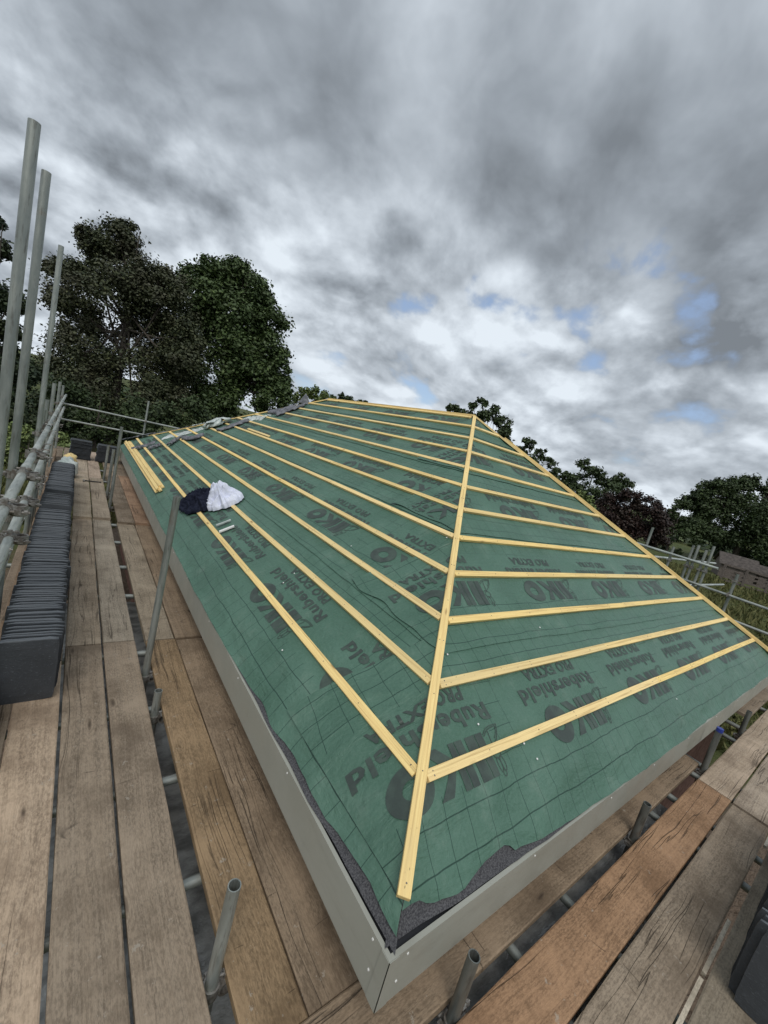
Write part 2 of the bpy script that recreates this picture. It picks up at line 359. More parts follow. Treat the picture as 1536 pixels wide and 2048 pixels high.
c = t.mix(t.rng(n1, .35, .65), (.055, .075, .022), (.11, .115, .042)); c = t.mix(t.rng(n2, .4, .7, 0, .7), c, (.05, .07, .022))
dist = t.vm('LENGTH', t.vm('MULTIPLY', t.vm('SUBTRACT', tc, (3.5, 5.9, 0)), (1, .62, 0)))
c = t.mix(t.rng(t.math('ADD', dist, t.math('MULTIPLY', n2, 3)), 8.5, 7), c, t.mix(n2, (.09, .065, .045), (.22, .17, .13)))
t.put(b.inputs['Base Color'], c); bump(t, b, n2, .9, .15)
tag(g.build('ground', mt, smooth=True), kind='structure')

# ================================================================== HOUSE WITH HIPPED ROOF
S = .315; TP = .6331; HY = math.hypot(1, TP); CO = 1 / HY; SI = TP / HY
W_, L_ = 7.023, 11.804; GA = .315 * HY; S1 = .035 * HY; AX = W_ / 2; ST = AX * HY     # ST = slope length corner plane to ridge
house = empty('house', (AX, L_ / 2, GZ), label='bungalow with an unfinished hipped roof of green membrane and timber battens', cat='house')
inv = Matrix.Translation((-AX, -L_ / 2, -GZ))
def hpart(mb, name, mats, parent=None, smooth=False):
    mb.v = [tuple(V(p) - V((AX, L_ / 2, GZ))) for p in mb.v]
    return mb.build(name, mats, parent or house, smooth)
FACES = {0: (V((0, 0, 0)), V((0, 1, 0)), V((1, 0, 0)), L_), 1: (V((0, 0, 0)), V((1, 0, 0)), V((0, 1, 0)), W_),
         2: (V((W_, 0, 0)), V((0, 1, 0)), V((-1, 0, 0)), L_), 3: (V((0, L_, 0)), V((1, 0, 0)), V((0, -1, 0)), W_)}
def fp(k, a, s, n=0.0):                       # point on roof face k: a along the eave, s up the slope, n off the batten tops
    O, al, inn, _ = FACES[k]
    return O + al * a + inn * (s * CO - n * SI) + V((0, 0, s * SI + n * CO))
def pin(s):
    return math.sin(pi * (s - S1) / GA) ** 2 if s > S1 else min(1, (S1 - s) / .15)
def disp(k, a, s):
    q = k * 11.3
    d_ = .017 * fb(a * .9 + q, s * 2.2, 1) - .007
    d_ += .011 * (1 - abs(fb(a * 1.6 + q + .9 * fb(a * .7, s, 5), s * 4.5, 4)) * 2)
    d_ += .006 * fb(a * 5 + q, s * 4.0, 7)
    d_ *= .25 + .75 * pin(s)
    if s < 0: d_ += (-s / .3) * (.014 * fb(a * 3.1 + q, s * 2, 9) + .006 * fb(a * 9 + q, s * 5, 2))
    return d_
CREASE = []
_r = random.Random(21)
for _k, _n, _L in ((0, 46, 9.5), (1, 34, 7.0)):
    for _ in range(_n):
        _a = _r.uniform(.1, _L); _s = _r.uniform(-.2, 3.6); _an = _r.choice((_r.gauss(0, .25), _r.gauss(0, .25), _r.uniform(-1.5, 1.5))); _l = _r.uniform(.15, .8)
        CREASE.append((_k, _a, _s, math.cos(_an), math.sin(_an), _l, _r.uniform(.007, .016) * _r.choice((1, 1, -.7)), _r.uniform(.012, .03)))
CREASE += [(0, .62, .10, .75, -.65, .38, .016, .016), (0, 1.25, .52, .97, .2, .9, .016, .02), (0, 2.7, .56, 1, .03, 1.2, .014, .02), (1, 4.4, .66, .98, .17, .8, .018, .022), (1, 5.3, .82, .75, -.65, .35, .016, .02), (1, 2.6, .60, 1, -.02, 1.3, .012, .02), (0, 2.2, 2.35, .99, .1, .6, .018, .02), (1, 1.9, .5, .99, .02, .8, .010, .018)]
_CB = {}
for c_ in CREASE:
    for ia in range(int((c_[1] - c_[5] - .2) // .5), int((c_[1] + c_[5] + .2) // .5) + 1): _CB.setdefault((c_[0], ia), []).append(c_)
def crease(k, a, s):
    t_ = 0
    for (_, a0, s0, cx, sx, l, am, wd) in _CB.get((k, int(a // .5)), ()):
        u = (a - a0) * cx + (s - s0) * sx; v = -(a - a0) * sx + (s - s0) * cx + .02 * math.sin(u * 7 + a0)
        if abs(u) < l and abs(v) < wd * 2.5: t_ += am * (1 - (u / l) ** 2) * math.exp(-(v / wd) ** 2)
    return t_ * (.15 + .85 * pin(s))
def mp(k, a, s, lift=0.0):                    # membrane surface point
    p = fp(k, a, s, -.026 + disp(k, a, s) + crease(k, a, s) + lift)
    if s < 0:
        p.z -= .80 * s * s
        if p.z < FT + .010 + lift * .5: p.z = FT + .010 + lift * .5 + .10 * (p.z - FT - .010 - lift * .5)
    return p
FT, FB = -.301, -.518
SEAM = [-.33, .585, 1.60, 2.56, 3.52, 5]
def lip(k, a):
    if k == 1: T_ = ((-.5, -.27), (-.16, -.280), (-.05, -.308), (.10, -.322), (.30, -.290), (.41, -.284), (.50, -.318), (.75, -.336), (1.15, -.352), (1.9, -.368), (2.6, -.362), (9, -.366))
    elif k == 0: T_ = ((-.5, -.31), (-.19, -.312), (-.1, -.302), (.08, -.307), (.3, -.325), (.64, -.315), (.88, -.336), (1.06, -.322), (1.3, -.345), (1.9, -.372), (14, -.375))
    else: return -.36
    for (x0, y0), (x1, y1) in zip(T_, T_[1:]):
        if x0 <= a <= x1: f = (a - x0) / (x1 - x0); f = f * f * (3 - 2 * f); return y0 + (y1 - y0) * f + .003 * fb(a * 14, k, 6) + .004 * fb(a * 2.7, k, 2)
    return -.36
def stripe_off(i, s):
    o = 0
    if i > 0: o += .007 * math.exp(-max(0, s - SEAM[i]) / .08)
    top = SEAM[i + 1] + .12
    if s > top - .2: o -= .0035 * (s - top + .2) / .2
    return o

# --- printed lettering ---------------------------------------------------------
def refine(bm, mx):
    bmesh.ops.triangulate(bm, faces=bm.faces[:])
    for _ in range(5):
        es = [e for e in bm.edges if e.calc_length() > mx]
        if not es: break
        bmesh.ops.subdivide_edges(bm, edges=es, cuts=1)
        bmesh.ops.triangulate(bm, faces=[f for f in bm.faces if len(f.verts) > 3])
def font_bm(txt, w_, h_, off=.03):
    cu = bpy.data.curves.new('t', 'FONT'); cu.body = txt; cu.offset = off; cu.resolution_u = 2; cu.space_character = 1.08
    o = bpy.data.objects.new('t', cu); col.objects.link(o)
    dg = bpy.context.evaluated_depsgraph_get(); dg.update(); me = bpy.data.meshes.new_from_object(o.evaluated_get(dg))
    bm = bmesh.new(); bm.from_mesh(me); bpy.data.objects.remove(o); bpy.data.curves.remove(cu); bpy.data.meshes.remove(me)
    xs_ = [v.co.x for v in bm.verts]; ys_ = [v.co.y for v in bm.verts]; x0, x1, y1 = min(xs_), max(xs_), max(ys_)
    for v in bm.verts: v.co = V(((v.co.x - x0) / (x1 - x0) * w_, v.co.y / y1 * h_, 0))
    refine(bm, .032); return bm
def poly_bm(polys):
    bm = bmesh.new()
    for P_ in polys: bm.faces.new([bm.verts.new((x, y, 0)) for x, y in P_])
    return bm
def ring_polys(cx, cy, rx, ry, ix, iy, n=28, a0=0, a1=2 * pi):
    out = []
    for i in range(n):
        a, b_ = a0 + (a1 - a0) * i / n, a0 + (a1 - a0) * (i + 1) / n
        f = lambda r1, r2, an: (cx + r1 * math.cos(an), cy + r2 * math.sin(an))
        out.append([f(rx, ry, a), f(rx, ry, b_), f(ix, iy, b_), f(ix, iy, a)])
    return out
def logo_bm():                                # heavy three letter mark, a slanted slit through each stem
    h = .205; P_ = []
    P_ += [[(0, 0), (.058, 0), (.052, h), (0, h)], [(.064, 0), (.135, 0), (.135, h), (.058, h)]]
    P_ += [[(.160, 0), (.215, 0), (.209, h), (.160, h)], [(.221, 0), (.262, 0), (.262, h), (.215, h)]]
    P_ += [[(.262, h * .46), (.345, h), (.425, h), (.318, h * .52), (.262, h * .30)], [(.285, h * .50), (.318, h * .52), (.440, 0), (.350, 0), (.262, h * .34)]]
    P_ += ring_polys(.560, h / 2, .128, h * .53, .052, h * .20)
    bm = poly_bm(P_); refine(bm, .032); return bm
def bug_bm():                                 # small outlined leaf with a trefoil under it
    P_ = []; w_ = .0022
    def path(pts):
        for (x0, y0), (x1, y1) in zip(pts, pts[1:]):
            l = math.hypot(x1 - x0, y1 - y0) or 1; nx, ny = -(y1 - y0) / l * w_, (x1 - x0) / l * w_
            P_.append([(x0 - nx, y0 - ny), (x1 - nx, y1 - ny), (x1 + nx, y1 + ny), (x0 + nx, y0 + ny)])
    path([(-.008, .015), (-.045, -.008), (-.085, -.016), (-.145, -.014), (-.125, .025), (-.095, .055), (-.055, .080), (-.012, .088)]); path([(-.012, .024), (-.05, .001), (-.09, -.006), (-.130, -.007), (-.115, .022), (-.085, .048)])
    for cx, cy, rx, ry in ((-.045, .115, .030, .024), (-.060, .165, .014, .034), (-.032, .165, .014, .034), (-.046, .205, .012, .014)):
        path([(cx + rx * math.cos(i * pi / 7), cy + ry * math.sin(i * pi / 7)) for i in range(15)])
    path([(-.055, .0), (-.050, .04), (-.045, .09)])
    bm = poly_bm(P_); refine(bm, .06); return bm
T_IKO, T_RS, T_PE, T_BUG = logo_bm(), font_bm('Rubershield', .93, .092), font_bm('PRO EXTRA', .65, .072, .035), bug_bm()
HL = V((1, HY)).normalized(); PLv = V((HY, -1)).normalized(); HR = V((1, HY)).normalized(); PRv = V((-HY, 1)).normalized()
def left_to_unfold(y, s): q = V((y, s)); al, be = q.dot(HL), q.dot(PLv); r = HR * al + PRv * be; return r.x, r.y
def unfold_to_left(a, b): q = V((a, b)); al, be = q.dot(HR), q.dot(PRv); r = HL * al + PLv * be; return r.x, r.y
def stamp(mb, bm0, tf, clips, place):
    bm = bm0.copy()
    for v in bm.verts: x, y = tf(v.co.x, v.co.y); v.co = V((x, y, 0))
    for (co, no) in clips:
        bmesh.ops.bisect_plane(bm, geom=bm.verts[:] + bm.edges[:] + bm.faces[:], plane_co=(*co, 0), plane_no=(*no, 0), clear_outer=True)
    if len(bm.faces):
        bm.verts.ensure_lookup_table(); bm.verts.index_update()
        o = len(mb.v); mb.v += [tuple(place(v.co.x, v.co.y)) for v in bm.verts]
        if mb.uv is not None: mb.uv += [(v.co.x, v.co.y) for v in bm.verts]
        for f in bm.faces: mb.f.append(tuple(v.index + o for v in f.verts)); mb.m.append(1)
    bm.free()
ROWC = [.03, 1.0, 2.0, 2.94, 3.90]            # centre of the big letter row of each roll, slope distance
START = {1: [.545, 1.27, 3.05 - 1.27, 2.85, 3.4], 0: [.22, 1.09, .75, 1.6, 2.4], 2: [.3, .9, .6, 1, 1], 3: [.3, .9, .6, 1, 1]}
def print_rows(mb, k, i, clips, place, rng_, fold=False):
    for j in range(-3, 12):
        s0 = START[k][i] + 1.272 * j + .02 * fb(j, i, k)
        b0 = ROWC[i] + .1
        sg = -1 if k in (1, 2) else 1         # lettering stands head-down with the roll running round the roof
        for bm0, da, db in ((T_IKO, 0, .205), (T_BUG, 0, .205), (T_RS, .14, .345), (T_PE, .0, .455)):
            off_a = s0 - sg * -da if False else s0 + (da if k in (1, 2) else -da) * 1.0
            tf = (lambda x, y, A=off_a, B=ROWC[i] - .1025 + db: (A + sg * x, B - y))
            ext = off_a + sg * .95
            if max(off_a, ext) < rng_[0] or min(off_a, ext) > rng_[1]: continue
            stamp(mb, bm0, tf, clips, place)
def hipclips(k, i):
    _, _, _, Lk = FACES[k]; n1 = V((-HY, 1)).normalized(); n2 = V((HY, 1)).normalized(); top = SEAM[i + 1] + .0
    return [((0, 0), tuple(n1)), ((Lk, 0), tuple(n2)), ((0, min(top, ST - .02)), (0, 1)), ((0, (SEAM[i] if i else -.26)), (0, -1))]
# cut lines (left face) where the front rolls, folded round the hip, end
def flap_cut(i):                              # returns point + outward normal in left coordinates (y,s)
    return [((.80, 0), V((.965, .26))), ((1.55, .6), V((.93, .3))), ((2.35, 1.6), V((.95, .3))), ((3.05, 2.6), V((.9, .3)))][i]
MEM = {}
for k in (0, 1, 2, 3):
    _, _, _, Lk = FACES[k]
    for i in range(5):
        s0, s1 = SEAM[i], min(SEAM[i + 1] + .12, ST)
        if s0 >= ST: continue
        mb = MB(); mb.uv = []
        nr = max(4, int((s1 - s0) / (.021 if k < 2 else .12))); nc = int(Lk / (.042 if k < 2 else .25))
        for r in range(nr + 1):
            for c_ in range(nc + 1):
                s = s0 + (s1 - s0) * r / nr
                if i == 0 and r < 8:
                    lo = lip(k, s0 * CO + (Lk - 2 * s0 * CO) * c_ / nc); s = lo + (s0 + (s1 - s0) * 8 / nr - lo) * r / 8
                a = s * CO + (Lk - 2 * s * CO) * c_ / nc
                sn = s + (.018 * fb(a * .8, i * 3.3 + k, 2) + .006 * fb(a * 5, i + k, 4)) * max(0, 1 - r / 2) if i else s
                a = min(max(a, sn * CO), Lk - sn * CO)
                mb.v.append(tuple(mp(k, a, sn, stripe_off(i, s) if r else stripe_off(i, s) - .001))); mb.uv.append((a, sn - (0 if i == 0 else ROWC[i] - ROWC[0] - .96 * i)))
        for r in range(nr):
            for c_ in range(nc): o = r * (nc + 1) + c_; mb.f.append((o, o + 1, o + nc + 2, o + nc + 1)); mb.m.append(0)
        if k < 2:
            cl = hipclips(k, i)
            if k == 0 and i < 4:
                co, no = flap_cut(i); cl.append((co, tuple(-no)))
            print_rows(mb, k, i, cl, (lambda x, y, k=k, i=i: mp(k, x, y, .0032 + stripe_off(i, y))), (-.3, Lk + .3))
        else:
            mb.m = mb.m
        MEM[(k, i)] = hpart(mb, 'roof_membrane', [M['memb'], M['ink']], smooth=True)
# flaps: the front rolls wrapped round the near hip onto the left slope
for i in range(4):
    mb = MB(); mb.uv = []
    co, no = flap_cut(i); co = V(co)
    lo_s = (-.25 if i == 0 else SEAM[i] + .02); hi_s = min(SEAM[i + 1] + (.02 if i else .0), ST - .1)
    nr, nc = 46, 34
    for r in range(nr + 1):
        s = lo_s + (hi_s - lo_s) * r / nr
        y0 = s * CO; y1 = co.x + (co.y - s) * no.y / no.x + .012 * fb(s * 3, i, 3)
        if i == 0: y1 -= .0
        y1 = max(y1, y0 + .02)
        for c_ in range(nc + 1):
            y = y0 + (y1 - y0) * c_ / nc; e = .009 + stripe_off(i, s) + .010 * (c_ / nc) ** 6 * (1 + fb(s * 6, i, 2)) + .004 * max(0, fb(y * 7, s * 7, i)) * (c_ / nc)
            ss = s + .03 * (1 - r / nr) * fb(y * 4, i * 5, 1) * (i > 0)
            mb.v.append(tuple(mp(0, y, ss, e))); u_, v_ = left_to_unfold(y, ss); mb.uv.append((u_, v_))
    for r in range(nr):
        for c_ in range(nc): o = r * (nc + 1) + c_; mb.f.append((o, o + 1, o + nc + 2, o + nc + 1)); mb.m.append(0)
    # lettering of the front roll continues on the flap
    A1, N1 = left_to_unfold(*co), None
    q0 = V(left_to_unfold(co.x, co.y)); q1 = V(left_to_unfold(co.x + no.x, co.y + no.y)); nn = (q1 - q0).normalized()
    clips = [((0, 0), tuple(-V((-HY, 1)).normalized())), (tuple(q0), tuple(nn))]
    tl = V(left_to_unfold(0, hi_s)); tl2 = V(left_to_unfold(0, hi_s + 1)); clips.append((tuple(tl), tuple((tl2 - tl).normalized())))
    bl_ = V(left_to_unfold(0, lo_s + .03)); bl2 = V(left_to_unfold(0, lo_s - 1)); clips.append((tuple(bl_), tuple((bl2 - bl_).normalized())))
    print_rows(mb, 1, i, clips, (lambda a, b_, i=i: (lambda q: mp(0, q[0], q[1], .0135 + stripe_off(i, q[1]) + .004 * max(0, fb(q[0] * 7, q[1] * 7, i))))(unfold_to_left(a, b_))), (-2.4, 3.6))
    if i == 1 or i == 0:
        pass
    hpart(mb, 'membrane_flap', [M['flap'], M['ink']], smooth=True)
# --- battens --------------------------------------------------------------------
def bar(name, p0, p1, up, wd, th, mats=None, nails=0, split=0):   # top centre line p0->p1, local X along
    x = (p1 - p0).normalized(); y = up.cross(x).normalized(); z = x.cross(y); L = (p1 - p0).length
    Mx = Matrix((x, y, z)).transposed().to_4x4(); Mx.translation = p0 - V((AX, L_ / 2, GZ))
    mb = MB(); n_ = max(2, int(L / .3)); sd_ = p0.x * 3 + p0.y * 7 + p0.z
    for i in range(n_ + 1):
        xx = L * i / n_; dy_ = .006 * fb(xx * .5, sd_, 1); dz_ = .002 * fb(xx * .9, sd_, 5)
        for yy, zz in ((-wd / 2, -th), (wd / 2, -th), (wd / 2, 0), (-wd / 2, 0)): mb.v.append((xx, yy + dy_, zz + dz_))
    for i in range(n_):
        for j in range(4): a = i * 4 + j; b_ = i * 4 + (j + 1) % 4; mb.f.append((a, a + 4, b_ + 4, b_)); mb.m.append(0)
    mb.f += [(0, 1, 2, 3), (n_ * 4 + 3, n_ * 4 + 2, n_ * 4 + 1, n_ * 4)]; mb.m += [0, 0]
    xx = .04
    while nails and xx < L - .02:
        for dd in ((0,) if random.random() < .6 else (-.012, .012)):
            mb.cyl((xx, dd + random.uniform(-.008, .008), -.003), (xx, dd, .0008 + .002), .0034, n=7, mi=1)
        xx += nails * random.uniform(.9, 1.1)
    o = mb.build(name, [M['batten'], M['steel']], house); o.matrix_local = Mx; soften(o, .0015)
    return o
NB = 11
for k in range(4):
    _, _, inn, Lk = FACES[k]; nrm = fp(k, 0, 0, 1) - fp(k, 0, 0, 0)
    for i in range(NB):
        s = S1 + i * GA; h = s * CO
        a0 = h + .037; a1 = Lk - h - .037
        if k == 0 and i in (8, 9): a1 -= .35
        if k == 1 and i > 0: a1 -= .0
        # battens come in lengths: butt joints
        cuts = [a0]; x = a0 + random.uniform(1.6, 3.9)
        while x < a1 - 1.0: cuts.append(x); x += random.uniform(3.2, 4.2)
        cuts.append(a1)
        for q0, q1 in zip(cuts, cuts[1:]):
            if q1 - q0 < .05: continue
            jo = random.uniform(-.002, .002)
            bar('batten', fp(k, q0 + .001, s, jo * .5), fp(k, q1 - .001, s + jo, 0), nrm, .05, .025, nails=.45 if k < 2 else 0)
hip_dir = lambda sx, sy: V((sx, sy, TP))
apexA, apexB = V((AX, AX, AX * TP)), V((AX, L_ - AX, AX * TP))
for ci, (c0, sx, sy, ap, e0) in enumerate(((V((0, 0, 0)), 1, 1, apexA, -.2284), (V((W_, 0, 0)), -1, 1, apexA, -.22), (V((0, L_, 0)), 1, -1, apexB, .28), (V((W_, L_, 0)), -1, -1, apexB, -.2))):
    st = c0 + hip_dir(sx, sy) * e0; hd = (ap - st).normalized(); up = hd.cross(V((hd.y, -hd.x, 0))).normalized()
    if up.z < 0: up = -up
    mid = st + (ap - st) * .56
    bar('hip_batten', st + up * .004, mid - hd * .001 + up * .004, up, .05, .027, nails=.37); bar('hip_batten', mid + up * .004, ap + up * .004 - hd * .02, up, .05, .027, nails=.37)
    if ci == 1: bar('hip_batten', st + up * .031 - hd * .0, st + (ap - st) * .9 + up * .031, up, .04, .025, nails=.4)
bar('ridge_batten', apexA + V((0, .0, .012)), apexB + V((0, 0, .012)), V((0, 0, 1)), .05, .03, nails=.5)
for k in (0, 2):
    nrm = fp(k, 0, 0, 1) - fp(k, 0, 0, 0); s = ST - .055
    bar('batten', fp(k, AX + .03, s), fp(k, L_ - AX - .03, s), nrm, .05, .025, nails=.5)
# --- felt, fascia, walls ----------------------------------------------------------
XE = .293
for k in (0, 1, 2, 3):
    O, al, inn, Lk = FACES[k]
    mb = MB(); nc = int(Lk / .08); rows = 6
    for r in range(rows + 1):
        for c_ in range(nc + 1):
            a_ = (Lk + .4) * c_ / nc - .2; x = -.12 - (.168 + .014 * min(1, max(0, (min(a_, Lk - a_) + .1) / .6))) * r / rows; sx = x * HY
            a = x + (Lk - 2 * x) * c_ / nc
            p = mp(k, a, sx, -.009 - .004 * (r > 2)); 
            p.z = max(p.z, FT + .0035)
            q = p - O; p2 = O + al * a + inn * (q.dot(inn) + .010 * fb(a * 1.7, k, 1) * (r > 4)) + V((0, 0, q.z))
            mb.v.append(tuple(p2))
    for r in range(rows):
        for c_ in range(nc): o = r * (nc + 1) + c_; mb.f.append((o, o + 1, o + nc + 2, o + nc + 1)); mb.m.append(0)
    hpart(mb, 'eaves_felt', M['felt'], smooth=True)
def prism(mb, pts, mi=0):                     # two parallel quads -> box
    mb.add(pts, [(0, 1, 2, 3), (7, 6, 5, 4), (0, 4, 5, 1), (1, 5, 6, 2), (2, 6, 7, 3), (3, 7, 4, 0)], mi)
TH = .018
def sub(mb, par):
    o = hpart(mb, 'screw_head', M['white'], parent=par); return o
def fascia(k, a0, a1):
    O, al, inn, Lk = FACES[k]; mb = MB(); P_ = []
    e0 = -XE if a0 is None else a0; e1 = Lk + XE if a1 is None else a1
    for off in (0, TH):
        s0 = e0 + (off if a0 is None else 0); s1 = e1 - (off if a1 is None else 0)
        for a, z in ((s0, FB), (s1, FB), (s1, FT), (s0, FT)): P_.append(O + al * a + inn * (-XE + off) + V((0, 0, z)))
    prism(mb, P_)
    # returned lip under the board
    P_ = []
    for z in (FB - .0, FB - .010):
        for a, o_ in ((e0 + .02, .0), (e1 - .02, .0), (e1 - .02, .05), (e0 + .02, .05)): P_.append(O + al * a + inn * (-XE + o_ + .002) + V((0, 0, z)))
    prism(mb, P_)
    ob = hpart(mb, 'fascia', M['fascia']); return ob
spans = {0: (None, 3.69, 8.1, None), 1: (None, 4.6, None), 2: (None, 6, None), 3: (None, 4, None)}
for k, cs in spans.items():
    O, al, inn, Lk = FACES[k]
    for j in range(len(cs) - 1):
        a0, a1 = cs[j], cs[j + 1]
        f = fascia(k, a0 + .003 if a0 is not None else None, a1)
        if k < 2:
            lo = -.2 if a0 is None else a0 + .15; hi = Lk + .2 if a1 is None else a1
            x = lo
            while x < min(hi, 9):
                mb = MB(); p = O + al * x + inn * (-XE) + V((0, 0, FT - .028 + random.uniform(-.006, .006))); mb.cyl(p + inn * .002, p - inn * .0025, .0052, .0046, 10)
                if j == 0 and x == lo:
                    p2 = p + V((0, 0, -.11)) - al * .02; mb2 = MB(); mb2.cyl(p2 + inn * .002, p2 - inn * .0025, .0052, .0046, 10); sub(mb2, f)
                sub(mb, f); x += random.uniform(.72, .9)
# corner trim, mitred, a couple of mm proud
mb = MB(); e = XE + .003; wdt = .062
for al, inn in ((V((1, 0, 0)), V((0, 1, 0))), (V((0, 1, 0)), V((1, 0, 0)))):
    P_ = []
    for off in (0, .0025):
        for a, z in ((-e, FB - .004), (-e + wdt * .9, FB - .004), (-e + wdt * .75, FT - .001), (-e, FT - .001)): P_.append(al * a + inn * (-e + off) + V((0, 0, z)))
    prism(mb, P_)
hpart(mb, 'corner_trim', M['fascia'])
# black eaves underside, with an upper sheet standing in for the gutter void's shade
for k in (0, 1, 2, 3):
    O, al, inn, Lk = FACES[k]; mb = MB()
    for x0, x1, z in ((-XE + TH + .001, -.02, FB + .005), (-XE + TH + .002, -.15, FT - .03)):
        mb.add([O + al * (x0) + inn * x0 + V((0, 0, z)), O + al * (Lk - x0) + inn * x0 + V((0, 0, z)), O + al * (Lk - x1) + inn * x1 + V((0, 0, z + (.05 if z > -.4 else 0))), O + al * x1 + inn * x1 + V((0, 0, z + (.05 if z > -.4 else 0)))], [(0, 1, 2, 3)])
    hpart(mb, 'soffit_and_void_shade', M['black'])
    mb = MB(); i0, i1 = .02, .27; P_ = []
    for off in (i0, i1):
        for z0_ in ((GZ), (-.30)): pass
    P_ = [O + al * i0 + inn * i0 + V((0, 0, GZ - .5)), O + al * (Lk - i0) + inn * i0 + V((0, 0, GZ - .5)), O + al * (Lk - i0) + inn * i0 + V((0, 0, FB)), O + al * i0 + inn * i0 + V((0, 0, FB)),
          O + al * i1 + inn * i1 + V((0, 0, GZ - .5)), O + al * (Lk - i1) + inn * i1 + V((0, 0, GZ - .5)), O + al * (Lk - i1) + inn * i1 + V((0, 0, FB)), O + al * i1 + inn * i1 + V((0, 0, FB))]
    prism(mb, P_); hpart(mb, 'wall', M['brick'])
# white clout heads holding the membrane
for (u, v) in ((636, 1430), (711, 1372), (562, 1303), (724, 1188), (564, 1169), (897, 1314), (891, 1079), (1077, 1523), (1356, 1399), (1080, 1260), (957, 1456), (1049, 1494), (700, 1095), (586, 1150)):
    q = hit(u, v, (0, -TP, 1), -.03); k = 1
    if q.y > q.x: q = hit(u, v, (-TP, 0, 1), -.03); k = 0
    a, s = (q.x, q.y * HY) if k else (q.y, q.x * HY)
    p = mp(k, a, s, .009); nn = (fp(k, 0, 0, 1) - fp(k, 0, 0, 0)); mb = MB(); mb.cyl(p, p + nn * .003, .006, .005, 10); hpart(mb, 'nail_head', M['white'], parent=MEM[(k, 0 if s < SEAM[1] else 1)])

# ================================================================== SCAFFOLD
BZ = -.679
def board(x, y, z, L, wd=.225, along='Y', color=(.3, .25, .2), label='', name='scaffold_board', tilt=0, skew=0):
    mb = MB(); n_ = max(3, int(L / .22)); th = .038; sd_ = random.random() * 90
    ws = [-.5, -.47, -.17, .17, .47, .5]
    prof = lambda w0: (0 if abs(w0) < .48 else -.004)
    for i in range(n_ + 1):
        yy = L * i / n_; endc = .004 if i in (0, n_) else 0
        for wi, w0 in enumerate(ws):
            ed = (.0035 * fb(yy * 2.2, sd_, wi) + .002 * fb(yy * 9, sd_, wi + 9)) if abs(w0) > .4 else 0
            mb.v.append((w0 * wd + ed, yy + (.004 * fb(w0 * 5, sd_, i) if i in (0, n_) else 0), prof(w0) + .0015 * fb(yy * 1.3, w0 * 2, sd_) - endc * .3))
        mb.v.append((.5 * wd, yy, -th)); mb.v.append((-.5 * wd, yy, -th))
    R_ = 8
    for i in range(n_):
        for j in range(R_): a = i * R_ + j; b_ = i * R_ + (j + 1) % R_; mb.f.append((a, b_, b_ + R_, a + R_)); mb.m.append(0)
    mb.f += [tuple(range(R_ - 1, -1, -1)), tuple(n_ * R_ + j for j in range(R_))]; mb.m += [0, 0]
    o = mb.build(name, M['wood']); o.location = (x, y, z)
    o.rotation_euler = (tilt, 0, (0 if along == 'Y' else -pi / 2) + skew)
    o.color = (*color, 1)
    tag(o, label, 'scaffold board', 'timber boards of the scaffold platforms'); return o
gry, brn, org, pal, drk = (.275, .222, .165), (.235, .178, .122), (.33, .205, .120), (.42, .325, .235), (.20, .160, .118)
och = (.275, .195, .115)
def j_(c, k=.06): f = random.uniform(1 - k, 1 + k); return tuple(x * f for x in c)
# left run, boards along Y: (x centre, width, [(y0, y1, raise, colour, label)])
left = [
 (-1.555, .222, [(-1.6, 2.3, 0, drk, 'dark grey board at the outer edge of the left walkway, near end'), (2.31, 6.2, 0, drk, 'outermost board of the left walkway hidden behind the tile row'), (6.21, 12.7, 0, drk, 'outermost far board of the left walkway by the toe board')]),
 (-1.322, .222, [(-1.6, 2.4, 0, pal, 'pale pinkish cracked board in front of the standing tile row'), (2.41, 6.3, 0, drk, 'board carrying the near half of the standing tile row'), (6.31, 12.7, 0, gry, 'board carrying the far half of the standing tile row')]),
 (-1.081, .226, [(-1.6, 2.59, 0, gry, 'wide grey board beside the pale cracked board at bottom left'), (2.605, 6.19, 0, (.31, .255, .19), 'grey board running beside the near tile row'), (6.11, 8.98, .038, (.33, .275, .205), 'raised grey board lapped over the one next to the tile row'), (8.93, 12.7, 0, (.41, .34, .26), 'pale board in front of the far left flat tile stack')]),
 (-.846, .218, [(-1.6, 2.6, 0, gry, 'grey board with a pale lengthways streak beside the short upright tube'), (2.615, 6.24, 0, (.27, .235, .185), 'board with strong oval knot figure in its grain'), (6.13, 9.0, .038, (.30, .25, .19), 'raised board on which the slate hammer end rests'), (8.95, 12.7, 0, (.40, .32, .25), 'pinkish pale board at the far end of the left walkway')]),
 (-.545, .222, [(-.128, 2.58, 0, och, 'ochre stained board between the open gap and the fascia'), (2.595, 6.05, 0, (.28, .235, .175), 'grey board inside the tall standing tube'), (5.98, 9.4, .038, drk, 'dark raised board inside the upright tubes, square cut end'), (9.2, 12.7, 0, gry, 'far inner board beside the second flat tile stack')]),
 (-.312, .226, [(-.128, 2.56, 0, brn, 'dark brown board directly under the left fascia corner'), (2.6, 6.1, 0, brn, 'knotty brown board under the left fascia behind the tall tube'), (6.0, 9.6, .038, (.27, .18, .12), 'reddish board under the far part of the left fascia'), (9.4, 12.7, 0, drk, 'farthest dark board under the left fascia')]),
 (-.075, .22, [(-.128, 4.5, -.001, drk, 'innermost board against the house wall, near end'), (4.51, 12.7, -.001, drk, 'innermost board against the house wall, far end')]),
]
for xc, wd, segs in left:
    for (y0, y1, rz, c_, lb) in segs:
        board(xc + random.uniform(-.002, .002), y0, BZ + rz + random.uniform(-.002, .001), y1 - y0, wd, 'Y', j_(c_, .05), lb, skew=random.uniform(-.0006, .0006))
